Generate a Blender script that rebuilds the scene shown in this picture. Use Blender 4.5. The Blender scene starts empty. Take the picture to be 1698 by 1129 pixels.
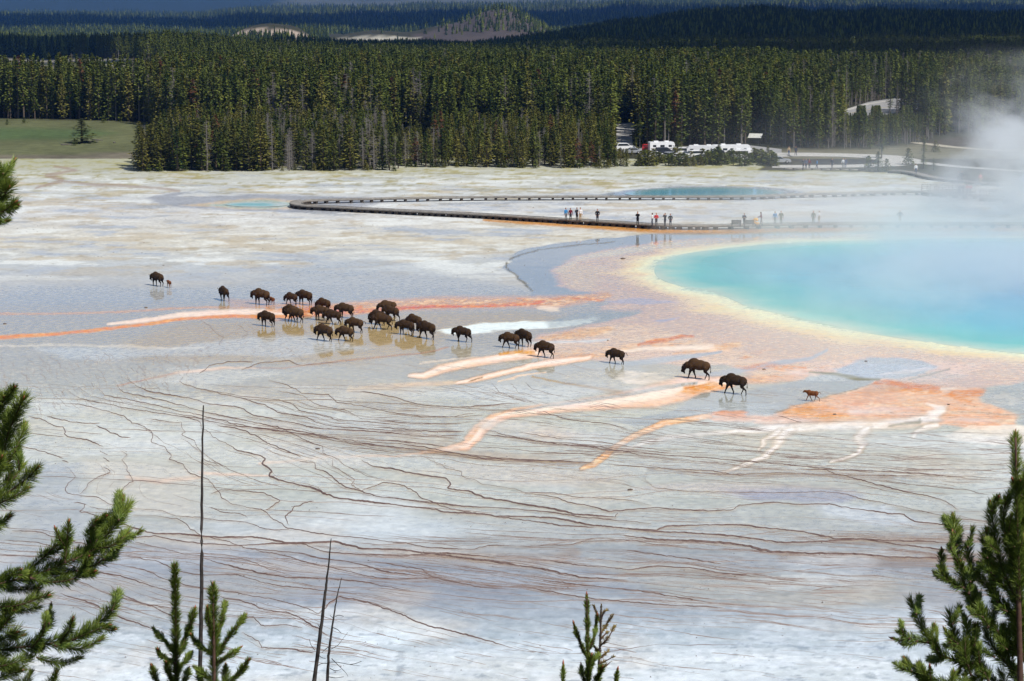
import bpy, bmesh, math, random
import numpy as np
from mathutils import Vector, Matrix, noise as mnoise

random.seed(7); RNG = np.random.default_rng(11)
SC = bpy.context.scene
COL = SC.collection

# ------------------------------------------------------------------ camera
CAM_H = 34.0; F = 3870.0; CU, CV = 849.0, 564.5
TILT = math.atan(609.5/F)
cam_data = bpy.data.cameras.new('camera'); cam = bpy.data.objects.new('camera', cam_data); COL.objects.link(cam)
cam.location = (0, 0, CAM_H); cam.rotation_euler = (math.pi/2-TILT, 0, 0)
cam_data.sensor_fit = 'HORIZONTAL'; cam_data.sensor_width = 36.0; cam_data.lens = F/1698*36
cam_data.clip_start = 0.5; cam_data.clip_end = 90000
SC.camera = cam

# ------------------------------------------------------------------ light
SUN_EL, SUN_AZ = math.radians(50), math.radians(134)     # azimuth clockwise from +Y (view direction)
world = bpy.data.worlds.new('World'); SC.world = world; world.use_nodes = True
wn = world.node_tree; wn.nodes.clear()
sky = wn.nodes.new('ShaderNodeTexSky'); sky.sky_type = 'NISHITA'; sky.sun_disc = False
sky.sun_elevation = SUN_EL; sky.sun_rotation = SUN_AZ; sky.altitude = 2200; sky.air_density = 1.0; sky.dust_density = 0.6; sky.ozone_density = 1.0
bg = wn.nodes.new('ShaderNodeBackground'); bg.inputs[1].default_value = 0.075
wo = wn.nodes.new('ShaderNodeOutputWorld')
# broken white cloud over the whole sky, laid out on a level sheet above the land
def _w(t, **k):
    n = wn.nodes.new(t)
    for a, b in k.items(): setattr(n, a, b)
    return n
tc = _w('ShaderNodeTexCoord'); sxyz = _w('ShaderNodeSeparateXYZ'); wn.links.new(tc.outputs['Generated'], sxyz.inputs[0])
zz = _w('ShaderNodeMath', operation='MAXIMUM'); wn.links.new(sxyz.outputs[2], zz.inputs[0]); zz.inputs[1].default_value = .02
za = _w('ShaderNodeMath', operation='ADD'); wn.links.new(zz.outputs[0], za.inputs[0]); za.inputs[1].default_value = .06
dx_ = _w('ShaderNodeVectorMath', operation='DIVIDE'); cz = _w('ShaderNodeCombineXYZ'); wn.links.new(tc.outputs['Generated'], dx_.inputs[0])
for i in range(3): wn.links.new(za.outputs[0], cz.inputs[i])
wn.links.new(cz.outputs[0], dx_.inputs[1])
cn = _w('ShaderNodeTexNoise'); cn.inputs['Scale'].default_value = 1.15; cn.inputs['Detail'].default_value = 8; cn.inputs['Roughness'].default_value = .56; wn.links.new(dx_.outputs[0], cn.inputs['Vector'])
cr_ = _w('ShaderNodeMapRange'); wn.links.new(cn.outputs[0], cr_.inputs[0])
for i, v_ in ((1, .49), (2, .66), (3, 0), (4, 1)): cr_.inputs[i].default_value = v_
cmx = _w('ShaderNodeMix', data_type='RGBA'); wn.links.new(cr_.outputs[0], cmx.inputs[0]); wn.links.new(sky.outputs[0], cmx.inputs[6]); cmx.inputs[7].default_value = (8.6, 8.9, 9.2, 1)
wn.links.new(cmx.outputs[2], bg.inputs[0]); wn.links.new(bg.outputs[0], wo.inputs[0])
sd = bpy.data.lights.new('sun', 'SUN'); sd.energy = 5.0; sd.angle = math.radians(0.53); sd.color = (1, .95, .88)
sun = bpy.data.objects.new('sun', sd); COL.objects.link(sun)
SUN_DIR = Vector((math.sin(SUN_AZ)*math.cos(SUN_EL), math.cos(SUN_AZ)*math.cos(SUN_EL), math.sin(SUN_EL)))
sun.rotation_euler = SUN_DIR.to_track_quat('Z', 'Y').to_euler(); sun.location = SUN_DIR*500
SC.view_settings.view_transform = 'Standard'; SC.view_settings.look = 'None'
SC.view_settings.exposure = 0.0; SC.view_settings.gamma = 1.0; SC.view_settings.use_curve_mapping = False
SC.cycles.volume_bounces = 3; SC.cycles.max_bounces = 6; SC.cycles.transparent_max_bounces = 8
SC.cycles.volume_step_rate = 2.0; SC.cycles.volume_max_steps = 128
SC.cycles.use_adaptive_sampling = True; SC.cycles.adaptive_threshold = 0.02
SC.cycles.use_denoising = True; SC.cycles.sample_clamp_indirect = 6

# ------------------------------------------------------------------ helpers
st, ct = math.sin(TILT), math.cos(TILT)
def ray(u, v):
    x = (np.asarray(u, float)-CU)/F; y = (CV-np.asarray(v, float))/F
    return x, ct+y*st, y*ct-st
def P(u, v, z=0.0):
    """world point on the level z that the photograph shows at pixel (u, v)"""
    x, y, w = ray(u, v); t = (np.asarray(z, float)-CAM_H)/w
    return x*t, y*t, np.asarray(z, float)+0*t
def PD(u, v, d):
    x, y, w = ray(u, v); t = d/y
    return Vector((float(x*t), float(d), float(CAM_H+w*t)))
def px(X, Y, Z):
    X = np.asarray(X, float); Y = np.asarray(Y, float); Z = np.asarray(Z, float)-CAM_H
    dep = Y*ct-Z*st; up = Y*st+Z*ct
    return CU+F*X/dep, CV-F*up/dep
def pxm(v):            # photo pixels per metre at ground row v
    x, y, w = ray(CU, v); t = -CAM_H/w
    return F/t

def s2l(c):
    c = np.asarray(c, float)/255.0
    return np.where(c <= .04045, c/12.92, ((c+.055)/1.055)**2.4)

def _hash(ix, iy, seed):
    h = (ix.astype(np.int64)*374761393 + iy.astype(np.int64)*668265263 + seed*1442695041) & 0xffffffff
    h = ((h ^ (h >> 13))*1274126177) & 0xffffffff
    return ((h ^ (h >> 16)) & 0xffff)/65535.0
def vnoise(x, y, seed=0):
    ix, iy = np.floor(x), np.floor(y); fx, fy = x-ix, y-iy
    fx = fx*fx*(3-2*fx); fy = fy*fy*(3-2*fy)
    a = _hash(ix, iy, seed); b = _hash(ix+1, iy, seed); c = _hash(ix, iy+1, seed); d = _hash(ix+1, iy+1, seed)
    return (a*(1-fx)+b*fx)*(1-fy)+(c*(1-fx)+d*fx)*fy
def fbm(x, y, seed=0, octv=4, gain=.5):
    s = 0; a = 1; tot = 0
    for k in range(octv):
        s = s+a*(vnoise(x, y, seed+k*17)*2-1); tot += a; a *= gain; x = x*2.03+13.1; y = y*2.03+7.7
    return s/tot
def sstep(a, b, x):
    t = np.clip((x-a)/(b-a+1e-12), 0, 1); return t*t*(3-2*t)

def mesh_np(name, V, Fq, mats=None, smooth=False, attrs=None, parent=None, link=True):
    me = bpy.data.meshes.new(name)
    V = np.asarray(V, np.float32); Fq = np.asarray(Fq, np.int32)
    n = Fq.shape[1]
    me.vertices.add(len(V)); me.vertices.foreach_set('co', V.ravel())
    me.loops.add(Fq.size); me.loops.foreach_set('vertex_index', Fq.ravel())
    me.polygons.add(len(Fq)); me.polygons.foreach_set('loop_start', np.arange(0, Fq.size, n, dtype=np.int32))
    me.polygons.foreach_set('loop_total', np.full(len(Fq), n, np.int32))
    if smooth: me.polygons.foreach_set('use_smooth', np.ones(len(Fq), bool))
    for an, (typ, arr) in (attrs or {}).items():
        at = me.attributes.new(an, typ, 'POINT')
        at.data.foreach_set('color' if typ == 'FLOAT_COLOR' else 'value', np.asarray(arr, np.float32).ravel())
    me.update(calc_edges=True)
    for m in (mats or []): me.materials.append(m)
    if not link: return me
    o = bpy.data.objects.new(name, me); COL.objects.link(o)
    if parent: o.parent = parent
    return o

def tag(o, label=None, cat=None, group=None, kind=None):
    if label: o['label'] = label
    if cat: o['category'] = cat
    if group: o['group'] = group
    if kind: o['kind'] = kind
    return o
def empty(name, loc=(0, 0, 0), rz=0):
    o = bpy.data.objects.new(name, None); COL.objects.link(o); o.location = loc; o.rotation_euler = (0, 0, rz); o.empty_display_size = .2
    return o
def link_obj(name, me, parent=None, loc=None, rot=None, scale=None):
    o = bpy.data.objects.new(name, me); COL.objects.link(o)
    if parent: o.parent = parent
    if loc is not None: o.location = loc
    if rot is not None: o.rotation_euler = rot
    if scale is not None: o.scale = scale
    return o

class NT:
    """small node-tree writer"""
    def __init__(s, name):
        s.m = bpy.data.materials.new(name); s.m.use_nodes = True; s.t = s.m.node_tree; s.t.nodes.clear()
        s.out = s.t.nodes.new('ShaderNodeOutputMaterial')
    def n(s, typ, **kw):
        nd = s.t.nodes.new(typ)
        for k, v in kw.items(): setattr(nd, k, v)
        return nd
    def l(s, a, b): s.t.links.new(a, b)
    def attr(s, name): return s.n('ShaderNodeAttribute', attribute_name=name)
    def noise(s, scale, detail=4, vec=None, rough=.5):
        nd = s.n('ShaderNodeTexNoise'); nd.inputs['Scale'].default_value = scale; nd.inputs['Detail'].default_value = detail
        nd.inputs['Roughness'].default_value = rough
        if vec is not None: s.l(vec, nd.inputs['Vector'])
        return nd.outputs[0]
    def math(s, op, a, b=None, c=None, clamp=False):
        nd = s.n('ShaderNodeMath', operation=op, use_clamp=clamp)
        for i, q in enumerate((a, b, c)):
            if q is None: continue
            if isinstance(q, (int, float)): nd.inputs[i].default_value = q
            else: s.l(q, nd.inputs[i])
        return nd.outputs[0]
    def ramp(s, fac, lo, hi, a=0.0, b=1.0):
        nd = s.n('ShaderNodeMapRange'); s.l(fac, nd.inputs[0])
        for i, q in ((1, lo), (2, hi), (3, a), (4, b)): nd.inputs[i].default_value = q
        return nd.outputs[0]
    def mix(s, fac, a, b, blend='MIX'):
        nd = s.n('ShaderNodeMix', data_type='RGBA', blend_type=blend)
        for q, i in ((fac, 0), (a, 6), (b, 7)):
            if isinstance(q, (int, float)): nd.inputs[i].default_value = q
            elif isinstance(q, tuple): nd.inputs[i].default_value = (*q[:3], 1)
            else: s.l(q, nd.inputs[i])
        return nd.outputs[2]
    def geo(s): return s.n('ShaderNodeNewGeometry').outputs['Position']
    def objco(s): return s.n('ShaderNodeTexCoord').outputs['Object']
    def bsdf(s, col, rough=.8, spec=.5, bump=None, bstr=.3, bdist=.05, **kw):
        b = s.n('ShaderNodeBsdfPrincipled')
        for q, k in ((col, 'Base Color'), (rough, 'Roughness'), (spec, 'Specular IOR Level')):
            if isinstance(q, (int, float)): b.inputs[k].default_value = q
            elif isinstance(q, tuple): b.inputs[k].default_value = (*q[:3], 1)
            else: s.l(q, b.inputs[k])
        for k, v in kw.items(): b.inputs[k.replace('_', ' ')].default_value = v
        if bump is not None:
            bn = s.n('ShaderNodeBump'); bn.inputs['Strength'].default_value = bstr; bn.inputs['Distance'].default_value = bdist
            s.l(bump, bn.inputs['Height']); s.l(bn.outputs[0], b.inputs['Normal'])
        s.l(b.outputs[0], s.out.inputs[0])
        return s.m

def simple_mat(name, col, rough=.7, var=.25, scale=3.0, spec=.4, metallic=0.0):
    t = NT(name); c = t.objco(); n = t.noise(scale, 4, c)
    k = t.ramp(n, .3, .7, 1-var, 1+var)
    # tint by noise
    vm = t.n('ShaderNodeVectorMath', operation='SCALE'); vm.inputs[0].default_value = col[:3]; t.l(k, vm.inputs['Scale'])
    return t.bsdf(vm.outputs[0], rough, spec, bump=n, bstr=.2, bdist=.02, Metallic=metallic)
# ------------------------------------------------------------------ courses of the larger terrace rims, in photograph pixels
TR = [
 [(58,660),(65,667),(130,670),(170,680),(205,690),(220,701),(240,706),(256,723),(252,735),(270,740),(286,755),(280,762),(305,770),(310,782),(325,789),(345,793),(352,802),(360,814),(367,823),(380,834),(394,838),(435,846),(454,861),(479,876),(515,883),(550,888),(597,892),(640,898),(674,901),(705,908),(764,911),(785,911),(808,904.5),(873,906),(951,903),(964,898),(1029,895.5),(1055,897),(1080,902),(1140,905)],
 [(334,709),(347,716),(352,723),(375,735),(395,748),(430,755),(440,761),(436,768),(450,781),(447,790),(475,800),(515,808),(540,820),(555,826),(600,832),(640,836),(724,845),(735,850),(800,853),(825,857),(880,857),(920,860),(985,872),(1040,877),(1092,882),(1144,884),(1221,890),(1299,901),(1346,899),(1429,895),(1480,902),(1560,912),(1640,922)],
 [(820,857),(880,864),(930,872),(985,875)],
 [(190,630),(203,650),(250,660),(300,672),(345,685),(420,700),(480,713),(550,725),(620,738),(690,746),(760,752)],
 [(160,640),(175,655),(240,668),(290,680),(340,690),(385,702),(430,711),(520,722),(600,736),(680,745)],
 [(130,642),(150,657),(220,672),(300,688),(360,697),(400,708),(480,712),(560,728),(640,735),(700,738)],
 [(110,645),(130,660),(200,675),(280,688),(320,692),(380,705),(470,715),(560,732),(640,745)],
 [(210,625),(225,640),(250,650),(310,660),(350,670),(400,676),(420,688),(480,700),(520,710),(600,715),(690,722)],
 [(292,612),(303,625),(295,632),(330,645),(400,657),(460,663),(490,672),(500,682),(535,688),(560,697),(620,700),(680,707)],
 [(335,646),(400,660),(440,672),(460,685),(510,692),(530,702),(560,708),(640,714),(700,716)],
 [(460,648),(500,655),(530,672),(570,680),(600,695),(680,699)],
 [(445,630),(480,640),(500,652),(545,655),(560,667),(600,673),(640,683),(700,690),(760,692),(800,688)],
 [(580,648),(640,655),(700,672),(760,676),(860,668)],
 [(805,712),(840,722),(900,733),(950,735),(1000,745),(1080,752)], [(800,720),(860,727),(930,737),(1000,742),(1070,756)], [(785,740),(850,745),(910,750),(1000,755)],
 [(740,750),(800,757),(860,762),(950,766),(985,768)], [(660,735),(720,745),(800,760),(880,764),(980,767)], [(860,716),(930,728),(1000,733),(1040,739)], [(890,680),(940,695),(1010,704),(1040,712)],
 [(640,686),(700,692),(750,691),(790,684)], [(630,698),(700,703),(765,702)], [(620,708),(716,716),(770,716)], [(630,716),(700,723),(765,722)], [(640,730),(710,737),(740,741)],
 [(715,637),(770,650),(800,660),(850,668)], [(760,637),(800,645),(830,655),(880,668)], [(815,637),(830,650),(860,662),(890,669)], [(845,635),(860,650),(900,662)], [(870,634),(880,645),(930,657)],
 [(705,751),(725,769),(745,778),(766,782),(765,790),(785,796),(805,804),(850,810),(870,817),(920,817),(950,824),(1000,826),(1040,829),(1080,838)],
 [(870,817),(920,824),(945,833),(980,840),(1010,848),(1040,846),(1066,843.6),(1087,842),(1131,846),(1180,847.5),(1219,845),(1226,838),(1286,833),(1322,837),(1377,836),(1403,841.6),(1480,852.7),(1500,853),(1517,866),(1560,870),(1620,876)],
 [(600,762),(617,773),(647,778),(690,786),(740,794),(746,803),(743,810),(780,816),(800,825),(845,832),(860,836),(920,845),(950,853),(1020,858),(1025,851)],
 [(600,820),(640,825),(700,833),(760,839),(860,845),(920,850),(960,857),(1000,861),(1080,868)],
 [(598,814),(640,800),(670,805),(700,826),(740,842),(790,852)],
 [(1072,784),(1070,793),(1080,803),(1087,809),(1144,815),(1273,817),(1320,817),(1359,815),(1405,819),(1429,827),(1480,837),(1518,846),(1576,858),(1640,866)],
 [(1040,876),(1087,880),(1100,873.5),(1164,871),(1237,871),(1260,875.5),(1315,880),(1364,888.5),(1382,893),(1429,895.5),(1500,898),(1600,900)],
 [(1040,889),(1092,895.5),(1170,899),(1232,904),(1255,910),(1278,916),(1377,919),(1429,920),(1480,924.5),(1560,926),(1640,932)],
 [(1040,913),(1092,920),(1144,927),(1195,935)], [(900,928),(960,938),(1000,940),(1040,945),(1092,939.6),(1144,942),(1195,950),(1260,957)],
 [(222,843),(268,846.5),(293,855.6),(328.6,858),(375,864),(408,865),(430,875),(452,879),(479,878)],
 [(220,854),(255,855),(290,860.5),(304,866.5),(320,879),(330,887),(364,894),(402,907.6),(432,914),(474,922.6),(509,933.6),(556,943),(583,948.6),(624,958),(660,961),(720,958),(800,975),(860,978)],
 [(170,858),(214,873),(255,885),(309,887),(364,892),(419,891),(441,894),(474,901),(515,901),(556,899),(597,910),(660,912),(740,922),(820,932),(900,944),(960,958),(1040,962)],
 [(205,893),(222,892),(255,889),(282,895),(337,902),(391,905),(446,902),(501,902),(542,916),(583,919),(660,922),(740,918),(820,924)],
 [(402,908),(446,913),(501,918.5),(536,927),(583,932),(638,948.6),(700,955)],
 [(224,899),(282,913),(309,920),(350,923),(405,927),(446,943),(484,954)],
 [(200,922),(255,929.5),(296,947),(331,954),(391,952.7),(432,965),(468,972),(536,979),(600,985)],
 [(339,926),(378,937.7),(432,951),(473,958),(542,959.6),(597,965),(680,980)],
 [(200,936),(244,946),(271,959.6),(304,969),(337,976),(391,983),(441,992),(487,1002),(528,1017)],
 [(364,989),(405,998),(441,1011.6),(473,1015.7),(501,1025),(542,1052.6)], [(375,1019),(419,1024),(438,1039),(474,1036),(501,1041)],
 [(402,1048),(427,1063.6),(433,1074.5),(484,1077),(520,1082.7)], [(528,1017),(561,989),(610,999),(660,1017),(700,1035),(760,1050),(800,1060),(850,1075)],
 [(640,934),(700,945),(720,958)], [(880,975),(960,990),(1000,995),(1100,1003),(1200,1008)], [(880,940),(940,955),(1000,960)], [(900,962),(980,972),(1060,980),(1180,1000)],
 [(48,689),(69,696),(90,706),(106,709),(106,719.6),(120,726),(143,730),(170,741)], [(166,745),(170,750),(179,754)], [(170,759.5),(182,766)], [(171,775),(182,783),(167,789),(151,797),(133,820)],
 [(29,739.5),(58,745),(80,751.5),(106,759.5)], [(103,763),(114,766)], [(108,773),(117,781),(126,790),(117,798),(110,807),(109,818),(133,822),(159,824.6),(173,831),(191,839),(226,843)],
 [(122,832.6),(143,836.5),(134,848.5),(170,858)], [(143,840.5),(175,844.5),(222,848)], [(48,717),(74,722),(106,724)],
 [(159,706),(181,715.6),(202,725),(217,726)], [(202,746),(213,754),(203,762),(213,783),(219,798),(199,812.6),(205,820.6),(189,831),(191,838)], [(77,690),(106,697),(133,702),(165,702)],
 [(240,693),(280,699),(300,701),(301,708),(307,716.6),(300,721),(322,729.6),(325,741),(332,749.6),(339,762.5),(360,769.6),(363,775.5)], [(300,690),(330,698),(334,709)],
 [(360,705),(402,713),(419,721),(449,736.6),(480,751),(499,758)], [(440,705),(475,713),(504,729.6),(534,741),(534,751),(546,755.5)],
 [(497,765),(520,768),(522,776.7),(537,781),(558,795.5),(572,808.5),(598,814),(621,822.6),(680,829.7),(760,838)], [(552,758),(550,772),(574,786),(585,795.5),(584,804),(598,813)],
 [(350,818),(372,812),(400,814),(440,818),(463,832),(440,846)], [(480,870),(474,855),(490,840),(520,830)], [(346,840),(372,850),(400,852),(410,860)],
 [(1100,755),(1180,760),(1260,768)], [(1120,780),(1200,787),(1300,784),(1400,788),(1500,789),(1600,790),(1680,794)], [(1230,762),(1300,770),(1380,778),(1450,784)], [(1320,778),(1420,780),(1500,784),(1600,792)],
 [(1000,770),(1080,776),(1180,781),(1240,790)], [(1350,775),(1440,800),(1500,815),(1560,828),(1590,845)], [(1440,795),(1520,805),(1600,812),(1640,822)],
 [(1290,690),(1330,700)], [(20,880),(60,882),(90,890),(130,900),(180,910)], [(0,895),(60,900),(120,915),(200,930)], [(0,920),(80,925),(140,945),(200,955),(260,975),(300,985)], [(60,950),(120,960),(180,985),(230,1000),(290,1010)],
 [(180,970),(210,990),(250,1005),(300,1030),(350,1040)], [(100,985),(150,1000),(200,1025),(260,1045)],
 [(440,530),(455,545),(470,560)], [(340,535),(355,550),(370,560),(365,572)], [(395,540),(410,552),(402,562)],
 [(400,612),(430,602),(480,598),(500,606),(560,600)], [(330,620),(350,606),(380,600),(420,600)], [(640,512),(740,508)],
]

# ------------------------------------------------------------------ the silica flats: one painted sheet with micro relief
def grid_px(us, vs):
    U, V = np.meshgrid(us, vs); X, Y, Z = P(U, V, 0.0); return U, V, X, Y
def quads(nr, nc):
    i = np.arange(nr-1)[:, None]*nc+np.arange(nc-1)[None, :]; i = i.ravel()
    return np.stack([i, i+1, i+nc+1, i+nc], 1)

def seg_dist(U, V, pts):
    """distance to a polyline and the position along it (index units)"""
    best = np.full(U.shape, 1e9); along = np.zeros(U.shape)
    for k in range(len(pts)-1):
        ax, ay = pts[k][:2]; bx, by = pts[k+1][:2]; dx, dy = bx-ax, by-ay
        t = np.clip(((U-ax)*dx+(V-ay)*dy)/(dx*dx+dy*dy+1e-9), 0, 1)
        d = np.hypot(U-ax-t*dx, V-ay-t*dy); m = d < best
        best = np.where(m, d, best); along = np.where(m, k+t, along)
    return best, along
def inside(U, V, pts):
    r = np.zeros(U.shape, bool); n = len(pts)
    for k in range(n):
        ax, ay = pts[k][:2]; bx, by = pts[(k+1) % n][:2]
        if ay == by: continue
        c = (ay > V) != (by > V)
        r ^= c & (U < (bx-ax)*(V-ay)/(by-ay)+ax)
    return r

class Painter:
    def __init__(s, U, V, X, Y):
        s.U, s.V, s.X, s.Y = U, V, X, Y
        s.sc = np.clip(pxm(V)/18.0, .3, 2.4) if True else 1
        a = fbm(X/4, Y/6, 3, 3); b = fbm(X/4, Y/6, 9, 3); c = fbm(X/.9, Y/1.6, 5, 2); d = fbm(X/.9, Y/1.6, 15, 2)
        s.WU = U+(a*16+c*5)*s.sc; s.WV = V+(b*4.2+d*1.6)*s.sc
        s.c = np.zeros(U.shape+(3,)); s.w = np.zeros(U.shape)
    def _blend(s, m, col, wet, sl):
        m = m[..., None]; s.c[sl] = s.c[sl]*(1-m)+s2l(col)*m
        if wet is not None: s.w[sl] = s.w[sl]*(1-m[..., 0])+wet*m[..., 0]
    def _box(s, pts, pad):
        us = [p[0] for p in pts]; vs = [p[1] for p in pts]
        V1, U1 = s.V[:, 0], s.U[0]
        r = np.where((V1 > min(vs)-pad) & (V1 < max(vs)+pad))[0]; q = np.where((U1 > min(us)-pad*2) & (U1 < max(us)+pad*2))[0]
        if len(r) == 0 or len(q) == 0: return None
        return (slice(r.min(), r.max()+1), slice(q.min(), q.max()+1))
    def poly(s, pts, col, feather=4, wet=None, amt=1.0, mod=None, vs=3.0):
        """feather in px across; vs = how much narrower it is down the picture"""
        sl = s._box(pts, feather+30)
        if sl is None: return
        U, V = s.WU[sl], s.WV[sl]; d, _ = seg_dist(U, V*vs, [(p[0], p[1]*vs) for p in list(pts)+[pts[0]]])
        ins = inside(U, V, pts); sd = np.where(ins, d, -d)
        m = sstep(-feather, feather, sd)*amt
        if mod is not None: m = m*mod[sl]
        s._blend(m, col, wet, sl)
    def stroke(s, pts, col, feather=.6, wet=None, amt=1.0, mod=None, warp=.5):
        sl = s._box(pts, max(p[2] for p in pts)+20)
        if sl is None: return
        warp = min(1, warp*1.5); U = s.U[sl]*(1-warp)+s.WU[sl]*warp; V = s.V[sl]*(1-warp)+s.WV[sl]*warp
        d, al = seg_dist(U, V, pts); hw = np.interp(al, range(len(pts)), [p[2] for p in pts])
        m = (1-sstep(hw*(1-feather), hw*(1+feather*.5)+.6, d))*amt
        if mod is not None: m = m*mod[sl]
        s._blend(m, col, wet, sl)

POOL = [(1085,450),(1090,438),(1108,428),(1140,420),(1200,412),(1290,404),(1400,399),(1550,396),(1700,395),(1900,397),(2150,405),(2350,425),
        (2480,460),(2500,500),(2430,550),(2250,590),(2000,605),(1800,600),(1698,587),(1600,576),(1500,562),(1420,549),(1350,534),(1290,520),
        (1240,508),(1212,496),(1190,487),(1168,481),(1140,477),(1112,470),(1092,461)]
POOL_W = [(float(P(u, v)[0]), float(P(u, v)[1])) for u, v in POOL]
POOL2 = [(1035,321),(1060,316),(1100,312.5),(1150,311),(1200,311),(1250,313),(1290,317),(1300,321),(1270,324),(1200,326),(1120,326.5),(1060,325)]
POOL3 = [(372,339),(395,336.5),(420,335.5),(445,336),(468,338),(478,340),(460,342.5),(425,343.5),(392,342.5)]

def runnel(pt, pts, body, core, w=.4, edge=(158,116,90)):
    """a raised mat stream: thin stained margin, body, pale middle"""
    pt.stroke([(a, b, c+1.5) for a, b, c in pts], edge, .5, .7, .6, warp=.25)
    pt.stroke(pts, body, .3, .4, .97, warp=.25)
    pt.stroke([(a, b-.12*c, c*.5) for a, b, c in pts], core, .9, .2, .8, warp=.4)
def paint_flats(pt):
    U, V, X, Y = pt.U, pt.V, pt.X, pt.Y
    keys = [(262,(194,193,176)),(285,(200,199,186)),(300,(206,206,198)),(325,(208,209,205)),(350,(205,206,206)),(400,(208,206,198)),(440,(194,199,203)),(480,(186,187,190)),
            (520,(188,183,180)),(560,(190,184,177)),(620,(194,191,183)),(680,(198,201,195)),(760,(200,204,202)),(820,(192,198,198)),
            (880,(178,184,190)),(950,(160,167,181)),(1010,(168,178,192)),(1060,(184,196,207)),(1129,(204,214,221)),(1200,(210,218,226))]
    kv = [k[0] for k in keys]; kc = s2l([k[1] for k in keys])
    Vw = pt.WV*.6+V*.4
    for i in range(3): pt.c[..., i] = np.interp(Vw, kv, kc[:, i])
    pt.w[:] = np.interp(Vw, [262, 330, 350, 470, 500, 640, 700, 1129], [.05, .1, .35, .55, .9, .9, .7, .55])
    # right half of the lower sheet is greyer, left pinker
    # streaks of chalk white, tan and blue grey in the upper flats
    n1 = fbm(X/9, Y/4.5, 21, 5, .62); n2 = fbm(X/7, Y/5, 33, 5, .62); n3 = fbm(X/2.5, Y/2.2, 41, 4, .65); n4 = fbm(X/22, Y/12, 55, 4)
    up = sstep(270, 300, V)*(1-sstep(430, 490, V))
    full = (slice(None), slice(None))
    pt._blend(sstep(.05, .35, n1)*up*.6, (230,233,228), .1, full)
    pt._blend(sstep(.08, .3, n2+.15*n3)*up*.55, (190,180,166), .4, full)
    pt._blend(sstep(.12, .4, -n1+.1*n3)*up*.65, (176,186,202), .8, full)
    rim = (1-sstep(290, 345, V))
    pt._blend(sstep(.0, .4, n3+.5*n2)*rim*.55, (184,178,140), .0, full)
    pt._blend(sstep(.1, .5, n3)*up*.3, (160,150,136), .1, full)
    pt.poly([(1262,250),(1262,282),(1440,285),(1480,284.5),(1520,289),(1560,297),(1610,303),(1800,312),(1900,250)], (146,142,108), 5, .0, .95)
    pt.poly([(1320,266),(1400,264),(1450,266),(1440,271),(1350,272)], (128,124,84), 5, .0, .8)
    # grey blue sheet between the pool and the boardwalk, left shore
    pt.poly([(1500,380),(1270,381),(1100,386),(1000,396),(905,404),(862,418),(838,440),(852,460),(878,474),(884,494),(1000,492),(1060,480),(1200,440),(1300,400)], (168,177,189), 5, .95)
    pt.poly([(0,470),(250,476),(420,468),(500,440),(620,425),(700,440),(780,465),(880,480),(880,500),(500,500),(0,505)], (180,187,197), 22, .85, .5)
    pt.stroke([(838,436,1.5),(846,448,1.6),(858,462,1.4),(872,472,1.6),(884,482,1)], (110,104,104), .5, .6, .8, warp=.3)
    pt.stroke([(846,430,1),(880,419,1.2),(940,408,1.2),(1020,401,1)], (120,116,118), .5, .6, .7, warp=.5)
    # small springs at the back
    pt.poly([(240,328),(290,320),(320,316),(300,325),(420,322),(560,325),(640,335),(560,352),(420,352),(300,344),(262,338)], (170,176,190), 7, .6, .85)
    pt.poly([(300,340),(360,334),(430,330),(510,334),(520,340),(470,348),(380,347)], (214,200,184), 6, .6, .9)
    pt.poly([(340,340),(385,335),(430,333),(480,336),(490,341),(440,346),(380,345)], (184,206,204), 5, .7, .9)
    pt.poly([(990,322),(1040,315),(1100,309),(1200,308),(1290,312),(1340,318),(1300,326),(1200,330),(1060,329)], (166,178,196), 5, .8, .9)
    pt.stroke([(60,312,2),(100,300,3),(75,290,3),(130,282,2),(90,276,1.5)], (170,158,156), .6, .4, .7)
    pt.stroke([(100,300,1.5),(160,306,3),(240,310,2),(300,316,2)], (170,160,158), .6, .4, .7)
    # brown film under the boardwalk
    pt.stroke([(800,365,1.2),(900,371,2.5),(1000,377,4),(1100,383,4.5),(1200,384,4.5),(1300,381,5),(1500,379,5),(1698,379,5)], (206,150,110), .7, .6, .85, warp=.2)
    # pink ring and the mats that run out of it
    pink = (231,194,182)
    pt.poly([(1800,388),(1500,388),(1260,391),(1180,395),(1100,401),(1040,407),(985,417),(940,432),(918,450),(922,468),(950,480),(1010,488),(1000,520),(1060,516),(1030,528),(950,545),(885,556),
             (900,568),(960,572),(1080,563),(1150,590),(1250,622),(1350,625),(1440,640),(1500,640),(1600,645),(1698,632),(1800,632)], pink, 9, .85)
    pt.poly([(955,432),(1000,424),(1060,418),(1120,408),(1180,400),(1100,404),(1040,409),(985,419),(940,434),(922,452),(935,452)], (240,226,212), 9, .8, .5)
    pt.poly([(930,440),(960,436),(1010,445),(980,470),(1000,484),(950,476),(925,462)], (236,204,186), 10, .8, .6)
    sk = sstep(-.15, .35, n3+n2*.5)
    org, org2, dk = (232,164,124), (236,202,188), (206,104,56)
    pt.stroke([(1010,489,5),(930,500,10),(850,502,10),(750,503,11),(650,506,11),(560,511,9),(480,517,7)], (230,176,148), .7, .8, .95)
    pt.stroke([(1000,496,3),(900,500,5),(860,494,2)], (226,120,64), .7, .7, .7, mod=sk)
    pt.stroke([(905,500,1.4),(880,505,1.6),(820,508,1.6),(740,508,1.7),(640,513,3),(560,518,5),(480,523,4)], dk, .7, .6, .75, warp=.3)
    pt.poly([(896,509),(910,505),(935,508),(930,514),(900,513)], (240,228,216), 5, .3, .6)
    pt.stroke([(480,518,6),(400,517,6),(300,522,5),(230,532,4),(180,538,2)], (238,220,210), .7, .4, .95, warp=.3)
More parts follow.
